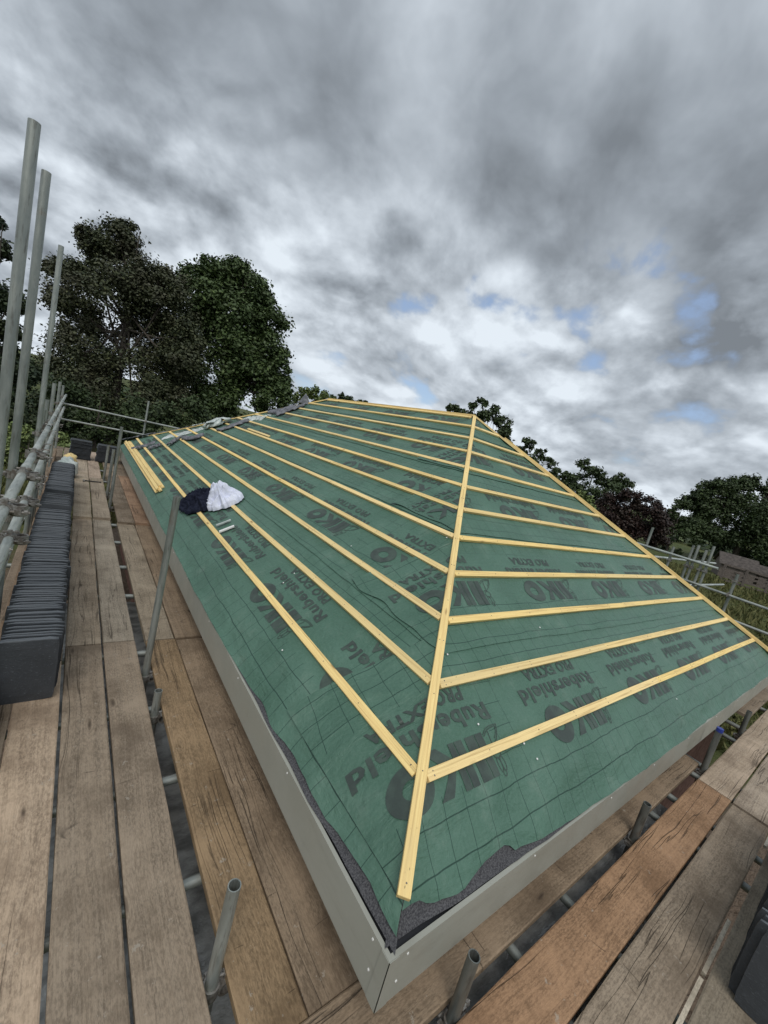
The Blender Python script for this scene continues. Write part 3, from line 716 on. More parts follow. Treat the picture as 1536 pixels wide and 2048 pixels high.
# front run, boards along X
front = [
 (-.245, .226, [(-.62, 3.51, .0, brn, 'brown saw-marked board under the front fascia'), (5.6, 9.7, 0, gry, 'far board under the front fascia beyond the gap')]),
 (-.538, .232, [(-.60, 3.20, 0, org, 'orange stained split board along the front gap'), (3.215, 7.0, 0, (.37, .295, .22), 'pale tan board butted against the orange stained board'), (7.01, 9.8, 0, drk, 'farthest board along the front gap')]),
 (-.783, .232, [(-.60, 3.16, 0, gry, 'grey board with a dark knot and oval whorl'), (3.20, 6.9, 0, (.32, .265, .205), 'second grey board past the dark knot board'), (6.91, 9.8, 0, drk, 'farthest board in the second front row')]),
 (-1.052, .23, [(-.60, 3.6, 0, (.24, .205, .155), 'olive grey board carrying the upright tiles at bottom right'), (3.61, 7.5, 0, gry, 'grey board beyond the upright tiles on the right')]),
 (-1.30, .228, [(-.60, 3.6, 0, drk, 'board under the outer half of the bottom right tiles'), (3.61, 7.5, 0, gry, 'outer board of the front walkway past the tiles')]),
 (-1.545, .228, [(-.60, 3.6, 0, drk, 'outermost near board of the front walkway'), (3.61, 7.5, 0, gry, 'outermost far board of the front walkway')]),
]
for yc, wd, segs in front:
    for (x0, x1, rz, c_, lb) in segs:
        board(x0, yc + random.uniform(-.002, .002), BZ + rz + random.uniform(-.002, .001), x1 - x0, wd, 'X', j_(c_, .05), lb, skew=random.uniform(-.0006, .0006))
# lath lying in the slot of the front walkway
for x0, x1, lb in ((-.5, 1.32, 'pale thin lath wedged in the slot at bottom right, near piece'), (1.36, 1.86, 'short pale lath in the front slot beside the dark knot'), (2.9, 4.3, 'pale lath in the front slot farther along')):
    mb = MB(); mb.box((-.009, 0, -.02), (.009, x1 - x0, 0)); o = mb.build('timber_lath', M['wood']); o.location = (x0, -.918, BZ - .012); o.rotation_euler = (0, 0, -pi / 2); o.color = (.5, .45, .36, 1); tag(o, lb, 'lath')

def coupler_mesh():
    mb = MB()
    for q in (Matrix.Identity(4), Matrix.Translation((.054, 0, 0)) @ Matrix.Rotation(pi / 2, 4, 'Y') @ Matrix.Translation((0, 0, 0))):
        n_ = 14; ro, ri, h = .0325, .0247, .026
        if q != Matrix.Identity(4): q = Matrix.Translation((.054, 0, 0)) @ Matrix.Rotation(pi / 2, 4, 'X')
        vs_ = []
        for r_, z in ((ro, -h), (ro, h), (ri, h), (ri, -h)):
            vs_ += [q @ V((r_ * math.cos(2 * pi * i / n_), r_ * math.sin(2 * pi * i / n_), z)) for i in range(n_)]
        fs = []
        for a in range(4):
            b_ = (a + 1) % 4
            for i in range(n_): jn = (i + 1) % n_; fs.append((a * n_ + i, a * n_ + jn, b_ * n_ + jn, b_ * n_ + i))
        mb.add(vs_, fs)
        mb.box((-.012, .026, -.012), (.012, .052, .012), M4=q); mb.cyl(q @ V((-.03, .042, 0)), q @ V((.045, .042, 0)), .0065, n=8); mb.cyl(q @ V((.022, .042, 0)), q @ V((.036, .042, 0)), .012, n=6)
        mb.box((-.05, -.03, -.010), (-.028, .03, .010), M4=q)
    me = mb.build('coupler', M['steel']); d_ = me.data; bpy.data.objects.remove(me); return d_
COUP = coupler_mesh()
def coupler(parent, loc, rot=(0, 0, 0)):
    o = bpy.data.objects.new('coupler', COUP); col.objects.link(o); o.parent = parent; o.matrix_parent_inverse = parent.matrix_basis.inverted(); o.location = loc; o.rotation_euler = rot; return o
def pole(p0, p1, label, cat='scaffold tube', group='scaffold tubes', name='scaffold_tube', tone=1, coups=(), cap=None, sleeve=()):
    p0 = V(p0); p1 = V(p1); L = (p1 - p0).length; mb = MB(); mb.tube(L)
    for f in sleeve:                                    # joint sleeve is a band on the tube itself
        z = L * f; mb.cyl((0, 0, z - .07), (0, 0, z + .07), .0285, n=18, caps=True)
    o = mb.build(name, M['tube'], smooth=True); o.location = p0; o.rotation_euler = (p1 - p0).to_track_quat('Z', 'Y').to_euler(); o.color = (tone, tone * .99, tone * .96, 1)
    try: o.data.set_sharp_from_angle(angle=math.radians(40))
    except Exception: pass
    tag(o, label, cat, group)
    bpy.context.view_layer.update()
    for c_ in coups: coupler(o, *c_)
    if cap:
        mb = MB(); mb.cyl((0, 0, L - .03), (0, 0, L + .004), .027, n=18); c2 = mb.build('end_cap', M['blue'], o)
    return o
PX_ = -1.602
H = pi / 2
# tall standards of the left side
for (y, top, lb, tn) in ((1.905, 2.417, 'tallest and nearest upright tube at the left edge', .80), (2.665, 2.47, 'second tall upright tube from the left edge', .74), (4.89, 2.546, 'third and thinnest looking tall upright tube on the left', .85)):
    pole((PX_ - .012, y, GZ), (PX_ - .012, y, top), lb, 'scaffold pole', 'tall uprights of the left scaffold', 'scaffold_standard', tn, coups=[((PX_ - .012, y, .60), (0, 0, 0)), ((PX_ - .012, y, .30), (0, 0, 0))])
for (y, top, lb) in ((5.35, .833, 'short upright tube beside the left guard rails, nearest of its cluster'), (5.806, .921, 'short upright tube in the middle of the left cluster'), (7.25, 1.09, 'upright tube of the left cluster with the highest top'), (9.7, 1.06, 'upright tube of the left cluster nearest the corner'), (12.3, .915, 'corner upright tube where left and end rails meet')):
    pole((PX_ - .01, y, GZ), (PX_ - .01, y, top), lb, 'scaffold pole', 'short uprights of the left scaffold', 'scaffold_standard', .8, coups=[((PX_ - .01, y, .63), (0, 0, 0)), ((PX_ - .01, y, .32), (0, 0, 0)), ((PX_ - .01, y, -.1), (0, 0, 0))])
RX = PX_ + .054
pole((-1.545, -1.8, .655), (-1.545, 5.1, .66), 'upper guard rail along the left walkway, near length', sleeve=(.64,), name='guard_rail', tone=1.15, coups=[((-1.545, y, .658), (H, 0, 0)) for y in (1.6, 2.4, 3.2)])
pole((-1.545, 5.2, .66), (-1.545, 12.7, .675), 'upper guard rail along the left walkway, far length', sleeve=(.3,), name='guard_rail', tone=1.1)
pole((-1.55, -1.8, .335), (-1.55, 3.9, .34), 'lower guard rail along the left walkway, near length', sleeve=(.8,), name='guard_rail', tone=1.15, coups=[((-1.55, y, .338), (H, 0, 0)) for y in (2.1, 2.95)])
pole((-1.55, 4.0, .34), (-1.55, 12.7, .35), 'lower guard rail along the left walkway, far length', sleeve=(.4,), name='guard_rail', tone=1.1)
pole((-1.62, 1.2, -.1), (-1.62, 12.7, -.1), 'lowest side tube just above the tile row', name='guard_rail', tone=.95)
pole((-1.7, 12.45, .467), (3.2, 12.45, .435), 'upper end rail crossing in front of the dark trees', name='guard_rail', tone=.95)
pole((-1.7, 12.45, .07), (2.6, 12.45, .07), 'lower end rail crossing in front of the dark trees', name='guard_rail', tone=.9)
pole((.262, 12.5, GZ), (.262, 12.5, 1.025), 'upright tube on the end rail in front of the trees', 'scaffold pole', None, 'scaffold_standard', .85, coups=[((.262, 12.45, .45), (0, 0, H))])
# toe board
mb = MB(); mb.box((-.015, 0, 0), (.015, 9.6, .2)); o = soften(mb.build('toe_board', M['wood'])); o.location = (-1.565, 1.4, BZ + .001); o.color = (.22, .16, .11, 1); tag(o, 'brown board standing on edge behind the tile row', 'toe board')
# inner uprights through the gap of the left walkway
def up(x, y, top, lb, tn=.75, cap=None, lean=(0, 0)):
    return pole((x + lean[0], y + lean[1], GZ), (x, y, top), lb, 'scaffold pole', 'inner uprights beside the fascia', 'scaffold_standard', tn, coups=[((x, y, BZ - .07), (0, 0, 0))], cap=cap)
up(-.700, .144, -.268, 'short open-topped tube between grey and ochre boards at bottom left', .9)
up(-.698, 1.70, -.54, 'stub of tube barely rising through the left gap', .7)
up(-.700, 2.167, .69, 'long tube rising in front of the left fascia', .72)
up(-.70, 7.046, .66, 'far tube rising in front of the left fascia beside the batten bundle', .7)
up(-.70, 7.9, .15, 'short far tube in the left gap beyond the long ones', .65)
up(-.70, 9.3, .02, 'farthest short tube in the left gap near the tile stacks', .65)
up(.088, -.394, -.405, 'short open tube in the front gap at bottom centre', .5)
up(1.898, -.394, -.44, 'short dark tube in the front gap at lower right', .4)
up(3.49, -.396, -.28, 'tube with a blue cap in the front gap', .4, cap=1)
up(4.916, -.40, -.42, 'farthest short tube in the front gap', .4)
# transoms carrying the boards, seen in the gaps
for i, y in enumerate((-.6, .55, 1.15, 1.78, 2.5, 3.6, 4.4, 5.3, 6.1, 7.1, 8.2, 9.2, 10.4, 11.6)):
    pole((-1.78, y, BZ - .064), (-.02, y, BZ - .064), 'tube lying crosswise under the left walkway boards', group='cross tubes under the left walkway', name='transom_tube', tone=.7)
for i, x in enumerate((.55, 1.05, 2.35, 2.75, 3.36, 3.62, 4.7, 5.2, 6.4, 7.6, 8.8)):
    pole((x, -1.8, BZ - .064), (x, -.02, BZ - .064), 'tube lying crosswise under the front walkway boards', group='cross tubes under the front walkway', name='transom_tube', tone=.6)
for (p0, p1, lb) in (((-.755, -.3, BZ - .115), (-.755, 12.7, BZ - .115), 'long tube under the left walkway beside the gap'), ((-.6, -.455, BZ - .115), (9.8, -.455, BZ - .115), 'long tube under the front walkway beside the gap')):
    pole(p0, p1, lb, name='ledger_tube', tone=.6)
# polythene seen through the gaps
def sheet(name, pts, amp, mat, label, cat, nx=40, ny=10, zf=None):
    mb = MB(); a, b_, c_, d_ = [V(p) for p in pts]
    for j in range(ny + 1):
        for i in range(nx + 1):
            u, v = i / nx, j / ny; p = (a * (1 - u) + b_ * u) * (1 - v) + (d_ * (1 - u) + c_ * u) * v
            p.z += amp * (fb(p.x * 3.1, p.y * 3.1, 1) + .5 * (1 - 2 * abs(fb(p.x * 7, p.y * 7, 4)))); mb.v.append(tuple(p))
    for j in range(ny):
        for i in range(nx): o = j * (nx + 1) + i; mb.f.append((o, o + 1, o + nx + 2, o + nx + 1)); mb.m.append(0)
    return tag(mb.build(name, mat, smooth=True), label, cat)
sheet('polythene_sheet', ((-1.2, -.6, -1.5), (-1.2, 4.6, -1.3), (-.25, 4.6, -1.3), (-.25, -.6, -1.45)), .05, M['poly'], 'wrinkled grey polythene seen through the left gap', 'plastic sheet', 60, 14)
sheet('polythene_sheet', ((-.5, -.75, -.93), (2.9, -.75, -.93), (2.9, -.12, -.93), (-.5, -.12, -.93)), .008, M['poly'], 'flat grey polythene seen through the front gap', 'plastic sheet', 60, 10)

# far scaffold, right of the house
XR = 8.5
pole((XR, -1.2, .352), (XR, 3.3, .372), 'thick upper rail behind the right hip running out of frame', name='guard_rail', tone=.95, coups=[((XR, .78, .36), (H, 0, 0))])
pole((XR, -1.2, -.055), (XR, 3.3, -.05), 'lower rail behind the right hip running out of frame', name='guard_rail', tone=.9)
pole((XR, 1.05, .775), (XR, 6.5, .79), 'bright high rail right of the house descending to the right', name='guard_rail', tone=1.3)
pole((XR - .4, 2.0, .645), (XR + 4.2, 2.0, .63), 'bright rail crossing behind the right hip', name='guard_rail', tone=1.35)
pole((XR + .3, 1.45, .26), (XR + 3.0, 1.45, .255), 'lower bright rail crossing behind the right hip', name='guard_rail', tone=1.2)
for (y, z0, top, lb) in ((2.34, GZ, 1.2, 'upright tube with a coupler on top, left of the far rails'), (1.86, GZ, .93, 'small upright tube between the far rails'), (1.55, GZ, 1.07, 'one of a close pair of upright tubes on the far rails'), (1.47, GZ, 1.10, 'taller of the first close pair of upright tubes'), (1.33, GZ, 1.05, 'shorter of the second pair of upright tubes on the far rails'), (1.24, GZ, 1.16, 'upright tube with a capped top in the far pair'), (.76, GZ, .78, 'slanting upright tube carrying the thick rail near the fence')):
    pole((XR + .05, y - .0, z0), (XR + .05, y, top), lb, 'scaffold pole', 'uprights of the far right scaffold', 'scaffold_standard', .75, coups=[((XR + .05, y, .64), (0, 0, 0))])

# ================================================================== TILES AND LOOSE ITEMS
def tile_mesh(sd_):
    w_, h_, th = .300, .425, .024; mb = MB(); r = random.Random(sd_)
    nx, nz = 6, 8
    def P_(i, j, f):
        x = -w_ / 2 + w_ * i / nx; z = h_ * j / nz; e = (i in (0, nx)) or (j in (0, nz))
        y = (th / 2 if f else -th / 2) * (.62 if e else 1) + .0012 * fb(x * 30, z * 30, sd_ + f)
        if e: x += .0028 * fb(x * 60, z * 40, sd_); z += .003 * fb(x * 60, z * 50, sd_ + 5) * (j in (0, nz))
        if i in (0, nx) and j in (0, nz): x *= .965; z += .008 * (1 if j == 0 else -1)
        return (x, y, z)
    for f in (0, 1):
        for j in range(nz + 1):
            for i in range(nx + 1): mb.v.append(P_(i, j, f))
    N = (nx + 1) * (nz + 1); id_ = lambda i, j, f: f * N + j * (nx + 1) + i
    for j in range(nz):
        for i in range(nx):
            mb.f.append((id_(i, j, 0), id_(i + 1, j, 0), id_(i + 1, j + 1, 0), id_(i, j + 1, 0))); mb.f.append((id_(i, j, 1), id_(i, j + 1, 1), id_(i + 1, j + 1, 1), id_(i + 1, j, 1)))
    for i in range(nx): mb.f += [(id_(i, 0, 1), id_(i + 1, 0, 1), id_(i + 1, 0, 0), id_(i, 0, 0)), (id_(i, nz, 0), id_(i + 1, nz, 0), id_(i + 1, nz, 1), id_(i, nz, 1))]
    for j in range(nz): mb.f += [(id_(0, j, 0), id_(0, j + 1, 0), id_(0, j + 1, 1), id_(0, j, 1)), (id_(nx, j, 1), id_(nx, j + 1, 1), id_(nx, j + 1, 0), id_(nx, j, 0))]
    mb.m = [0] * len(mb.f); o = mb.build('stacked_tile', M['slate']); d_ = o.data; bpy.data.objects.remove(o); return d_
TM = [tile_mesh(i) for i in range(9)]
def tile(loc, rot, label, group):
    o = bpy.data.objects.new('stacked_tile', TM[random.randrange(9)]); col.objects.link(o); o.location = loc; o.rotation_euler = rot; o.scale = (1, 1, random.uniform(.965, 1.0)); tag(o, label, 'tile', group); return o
y = 1.985; i = 0; PT = .0345
while y < 8.15:
    if 4.98 < y < 5.16 or 5.75 < y < 6.0: y += PT; continue
    first = i == 0
    lb = 'front tile of the long row, its broad dark face turned to the viewer' if first else ('dark tile standing on edge in the near part of the long row' if y < 5 else 'dark tile standing on edge in the far part of the long row')
    if y > 5.1 and y < 5.8:
        tile((-1.39 + random.uniform(-.01, .01), y, BZ + .002), (-.16 + random.uniform(-.01, .01), 0, random.uniform(-.01, .01)), 'leaning tile in the loose middle of the long row', 'leaning tiles in the middle of the row')
        y += .055; i += 1; continue
    drift = .006 * fb(y * 1.3, 2, 2) + (.012 if 3.2 < y < 3.4 else 0)
    tile((-1.388 + drift + random.uniform(-.013, .013) + (.012 if y > 6 else 0), y, BZ + .001 + random.uniform(-.001, .0)), ((0.0 if first else random.uniform(-.010, .010)), random.uniform(-.016, .016), random.uniform(-.02, .02)), lb, None if first else ('tiles on edge, near part of the long row' if y < 5 else 'tiles on edge, far part of the long row'))
    y += PT * random.uniform(.93, 1.12); i += 1
# flat stacks at the far end
for (cx, cy, n_, lb) in ((-1.115, 11.3, 16, 'flat tile in the left stack at the far end of the walkway'), (-.59, 11.35, 15, 'flat tile in the right stack at the far end of the walkway')):
    for k in range(n_):
        tile((cx + .21 + random.uniform(-.01, .01), cy + random.uniform(-.012, .012), BZ + .014 + k * .0285), (-pi / 2, 0, pi / 2 + random.uniform(-.03, .03)), lb, lb.replace('flat tile', 'flat tiles'))
# the row at the bottom right
x = 1.352
for k in range(44):
    tile((x, -1.178 + (.0 if k == 0 else random.choice((.016, .02, .03, .036))), BZ + .001), (0, random.uniform(-.006, .006), -H + random.uniform(-.012, .012)), 'foremost tile at bottom right with its broad black face showing' if k == 0 else 'tile on edge behind the black face at bottom right', None if k == 0 else 'tiles on edge at bottom right')
    x += PT * random.uniform(.95, 1.15)

# bundle of loose battens lying on the left slope
nrm0 = fp(0, 0, 0, 1) - fp(0, 0, 0, 0)
def loose(a0, s0, a1, s1, h, label, cat='timber batten', group=None, wd=.05, th=.025):
    p0, p1 = fp(0, a0, s0, h), fp(0, a1, s1, h); x = (p1 - p0).normalized(); yv = nrm0.cross(x).normalized(); z = x.cross(yv); L = (p1 - p0).length
    mb = MB(); mb.box((0, -wd / 2, -th), (L, wd / 2, 0)); o = mb.build('loose_batten', M['batten']); Mx = Matrix((x, yv, z)).transposed().to_4x4(); Mx.translation = p0; o.matrix_world = Mx; soften(o, .0015); tag(o, label, cat, group); return o
G = 'loose battens in the bundle'
loose(6.12, -.245, 11.7, -.26, .001 - .012, 'bundle batten lying nearest the fascia edge', group=G)
loose(6.05, -.190, 11.6, -.205, .004, 'second bundle batten from the fascia edge', group=G)
loose(6.18, -.136, 11.5, -.150, .003, 'bundle batten lying farthest up the slope', group=G)
loose(6.10, -.213, 11.65, -.228, .031, 'bundle batten on top, fascia side', group=G)
loose(6.22, -.160, 11.45, -.172, .030, 'bundle batten on top, upslope side', group=G)
def onL(u, v, off=.0): q = hit(u, v, (-TP, 0, 1), off); return q.y, q.x * HY
a0, s0 = onL(496, 857); a1, s1 = onL(538, 872); loose(a1, s1, a0, s0, .004, 'short offcut of batten lying beside a far batten')

# crumpled cloth
def cloth(name, ca, cs, ra, rs, hgt, mat, label, cat, sd_, tall=0):
    mb = MB(); nr, na = 48, 150
    for r in range(nr + 1):
        for k in range(na):
            th = 2 * pi * k / na; f = r / nr
            ed = 1 + .22 * fb(math.cos(th) * 1.6, math.sin(th) * 1.6, sd_) + .10 * fb(math.cos(th) * 5, math.sin(th) * 5, sd_ + 2)
            a = ca + ra * ed * f * math.cos(th); s = cs + rs * ed * f * math.sin(th)
            q = V((a * 4.2, s * 4.2, sd_)); wv = noise.noise(q)
            ph = th * 3 + 5.0 * noise.noise(V((math.cos(th) * 1.5, math.sin(th) * 1.5, sd_ + 5))) + 1.6 * wv
            rad = (abs(math.sin(ph)) ** .6 * 2 - 1)
            rid = 1 - abs(noise.noise(V((a * 9 + wv * 2, s * 9, sd_ + 4)))) * 3.2
            rid2 = 1 - abs(noise.noise(V((a * 21, s * 19 + wv * 3, sd_ + 8)))) * 2.6
            env = max(0, 1 - f ** 1.5); pk_ = math.exp(-((f - .15) / .42) ** 2)
            h = hgt * (.45 * env + .75 * pk_) + .022 * rad * min(1, f * 2) * (1 - f ** 5) + .040 * rid * (.4 + env) + .012 * rid2 + .035
            h = max(h, .006 + .018 * (rad > 0)) if r < nr else .001
            ex = 1 + .06 * rad * f; a = ca + (a - ca) * ex; s = cs + (s - cs) * ex
            mb.v.append(tuple(fp(0, a, s, h)))
    for r in range(nr):
        for k in range(na): a, b_ = r * na + k, r * na + (k + 1) % na; mb.f.append((a, b_, b_ + na, a + na)); mb.m.append(0)
    return tag(mb.build(name, mat, smooth=True), label, cat)
cloth('dark_jumper', 4.72, .18, .36, .27, .07, M['navy'], 'crumpled navy garment draped over the second batten', 'clothing', 3)
cloth('pale_shirt', 4.38, .38, .26, .21, .17, M['lilac'], 'pale lilac crumpled shirt lying beside the navy garment', 'clothing', 8)
# small steel square gauge under the second batten
def plate(u0, v0, u1, v1, wd, mat, name, label, th=.003, h=.002):
    a0, s0 = onL(u0, v0, -.02); a1, s1 = onL(u1, v1, -.02); p0, p1 = fp(0, a0, s0, h), fp(0, a1, s1, h + .004); x = (p1 - p0).normalized(); yv = nrm0.cross(x).normalized(); z = x.cross(yv); L = (p1 - p0).length
    mb = MB(); mb.box((0, -wd / 2, -th), (L, wd / 2, 0)); mb.box((L * .0, -wd / 2, 0), (L, -wd / 2 + .003, .012)); mb.cyl((L - .02, 0, -.001), (L - .02, 0, .004), .006, n=8)
    o = mb.build(name, mat); Mx = Matrix((x, yv, z)).transposed().to_4x4(); Mx.translation = p0; o.matrix_world = Mx; return tag(o, label, 'metal strip')
plate(438, 1067, 468, 1056, .065, M['white'], 'metal_strip', 'bright white metal strip lying against a batten below the clothes')
plate(432, 1054, 461, 1044, .05, M['clear'], 'metal_strip', 'greenish metal strip beside the bright white one')
# slater's hammer on the boards
hm = empty('slate_hammer', (-.905, 8.55, BZ + .04), label='small slate hammer lying across two grey boards', cat='hammer')
mb = MB(); mb.cyl((-.13, 0, .012), (.13, .02, .012), .012, .009, 8); mb.build('handle', M['rubber'], hm)
mb = MB(); mb.box((-.16, -.07, .002), (-.135, .05, .024)); mb.cyl((-.147, -.10, .013), (-.147, -.06, .013), .003, .012, 8); mb.build('head', M['steel'], hm)

# folded grey flashing and plastic near the far hip
def crumple(pts, wd, mat, name, label, cat, sd_, face=0, h0=.03, roll=.02, group=None):
    P_ = [V(onL(*p)) for p in pts]; mb = MB(); n_ = 26; m_ = 9
    tot = [0]
    for a, b_ in zip(P_, P_[1:]): tot.append(tot[-1] + (b_ - a).length)
    for i in range(n_ + 1):
        d_ = tot[-1] * i / n_; k = max(j for j in range(len(P_) - 1) if tot[j] <= d_ + 1e-9); f = (d_ - tot[k]) / (tot[k + 1] - tot[k]); c_ = P_[k].lerp(P_[k + 1], f); dr = (P_[k + 1] - P_[k]).normalized(); nn = V((-dr.y, dr.x))
        wl = wd * (.75 + .6 * noise.noise(V((i * .25, sd_, 0)))) * (1 if 0 < i < n_ else .55)
        for j in range(m_ + 1):
            u = j / m_ - .5; q = c_ + nn * (wl * u) + dr * (.08 * noise.noise(V((i * .3, j * .5, sd_ + 3))))
            mb.v.append(tuple(fp(0, q.x, q.y, h0 + roll * (1 - 4 * u * u) + .028 * noise.noise(V((i * .45, j * .8, sd_))) - (.02 if j in (0, m_) else 0))))
    for i in range(n_):
        for j in range(m_): o = i * (m_ + 1) + j; mb.f.append((o, o + 1, o + m_ + 2, o + m_ + 1)); mb.m.append(0)
    o = mb.build(name, mat, smooth=True); md = o.modifiers.new('thickness', 'SOLIDIFY'); md.thickness = .003; return tag(o, label, cat, group)
c5 = lambda x, y: (230 + x / 6.144, 800 + y / 6.144); c2 = lambda x, y: (200 + x / 3.072, 760 + y / 3.072)
GF = 'folded grey flashing strips on the left slope'
crumple([c5(215, 610), c5(380, 570), c5(500, 530)], .20, M['lead'], 'flashing_strip', 'grey folded strip over the lowest batten near the bundle', 'flashing', 1, group=GF)
crumple([c5(420, 605), c5(570, 555)], .14, M['lead'], 'flashing_strip', 'narrow grey strip just upslope of the lowest one', 'flashing', 2, group=GF)
crumple([c5(665, 560), c5(740, 500), c5(820, 465)], .16, M['lead'], 'flashing_strip', 'twisted grey strip between two far battens', 'flashing', 3, group=GF)
crumple([c5(850, 470), c5(960, 480), c5(1090, 430)], .24, M['lead'], 'flashing_strip', 'broad crumpled grey strip ending at the fourth batten', 'flashing', 4, group=GF)
crumple([c5(1260, 385), c5(1400, 340), c5(1560, 280), c5(1640, 255)], .30, M['lead'], 'flashing_strip', 'long grey strip crossing the middle battens near the far hip', 'flashing', 5, group=GF)
crumple([c2(1040, 200), c2(1120, 190), c2(1200, 165)], .35, M['lead'], 'flashing_strip', 'wide grey strip high up near the far hip', 'flashing', 6, group=GF)
crumple([c2(1080, 218), c2(1170, 185), c2(1260, 155)], .28, M['lead'], 'flashing_strip', 'grey strip pointing to the ridge end', 'flashing', 7, group=GF)
def hipstrip(t0, t1, wd, label, sd_, mat='lead', lift=.02):
    mb = MB(); n_ = 40; m_ = 8
    for i in range(n_ + 1):
        tt = t0 + (t1 - t0) * i / n_
        for j in range(m_ + 1):
            u = (j / m_ - .5) * wd; k = 0 if u > 0 else 3
            s = tt * HY + 0
            if u >= 0: p = fp(0, L_ - tt - u * .8, tt * HY + u * .5, lift + .02 * noise.noise(V((i * .3, j * .6, sd_))))
            else: p = fp(3, tt - u * .8, tt * HY - u * .5, lift + .02 * noise.noise(V((i * .3, j * .6, sd_))))
            mb.v.append(tuple(p))
    for i in range(n_):
        for j in range(m_): o = i * (m_ + 1) + j; mb.f.append((o, o + 1, o + m_ + 2, o + m_ + 1)); mb.m.append(0)
    o = mb.build('hip_flashing', M[mat], smooth=True); md = o.modifiers.new('thickness', 'SOLIDIFY'); md.thickness = .004; return tag(o, label, 'flashing')
hipstrip(-.3, .35, .34, 'rolled dark grey flashing at the far left eave corner', 1, lift=.045)
hipstrip(.30, 1.15, .20, 'straight grey flashing strip along the far hip', 2)
hipstrip(1.10, 1.45, .18, 'pale grey end of the far hip flashing', 3, 'clear', .03)
hipstrip(1.40, 1.85, .18, 'dark grey piece of far hip flashing', 4)
# small lead peak where the far hip meets the ridge
crumple([c5(1180, 345), c5(1260, 300), c5(1340, 300)], .7, M['clear'], 'polythene_piece', 'crumpled translucent plastic standing up by the far hip', 'plastic sheet', 11, h0=.05, roll=.10)
crumple([c5(620, 440), c5(800, 410), c5(1000, 360), c5(1090, 330)], .5, M['clear'], 'polythene_piece', 'flat milky plastic under the grey strips', 'plastic sheet', 12, h0=-.015, roll=.004)
crumple([c2(880, 240), c2(950, 230), c2(1020, 225)], .5, M['clear'], 'polythene_piece', 'milky plastic scrap higher up the far hip', 'plastic sheet', 13, h0=-.005, roll=.01)
pk = MB(); b0 = fp(0, L_ - 3.1, 3.1 * HY, .0)
pk.add([b0 + V((-.12, -.1, 0)), b0 + V((.12, -.1, 0)), b0 + V((.12, .12, 0)), b0 + V((-.12, .12, 0)), b0 + V((-.02, 0, .26))], [(0, 1, 4), (1, 2, 4), (2, 3, 4), (3, 0, 4), (3, 2, 1, 0)])
tag(pk.build('hip_end_cap', M['lead']), 'dark pointed cap standing near the far end of the ridge', 'flashing')
# pale sack at the end of the tile row
def lump(name, c_, r, mat, label, cat, sd_):
    mb = MB(); n1_, n2_ = 10, 16
    for i in range(n1_ + 1):
        for k in range(n2_):
            th = pi * i / n1_; ph = 2 * pi * k / n2_; q = V((math.sin(th) * math.cos(ph), math.sin(th) * math.sin(ph), math.cos(th))); rr = 1 + .35 * noise.noise(q * 2 + V((sd_, 0, 0)))
            mb.v.append((r[0] * q.x * rr, r[1] * q.y * rr, max(-r[2] * .6, r[2] * q.z * rr)))
    for i in range(n1_):
        for k in range(n2_): a, b_ = i * n2_ + k, i * n2_ + (k + 1) % n2_; mb.f.append((a, b_, b_ + n2_, a + n2_)); mb.m.append(0)
    o = mb.build(name, mat, smooth=True); o.location = c_; return tag(o, label, cat)
lump('crumpled_sack', (-1.33, 8.9, BZ + .18), (.17, .3, .2), M['clear'], 'crumpled pale sack at the far end of the tile row', 'sack', 4)
lump('rubble_bag', (-1.30, 9.7, BZ + .20), (.13, .16, .14), M['batten'], 'small cream bundle behind the pale sack', 'bag', 6)

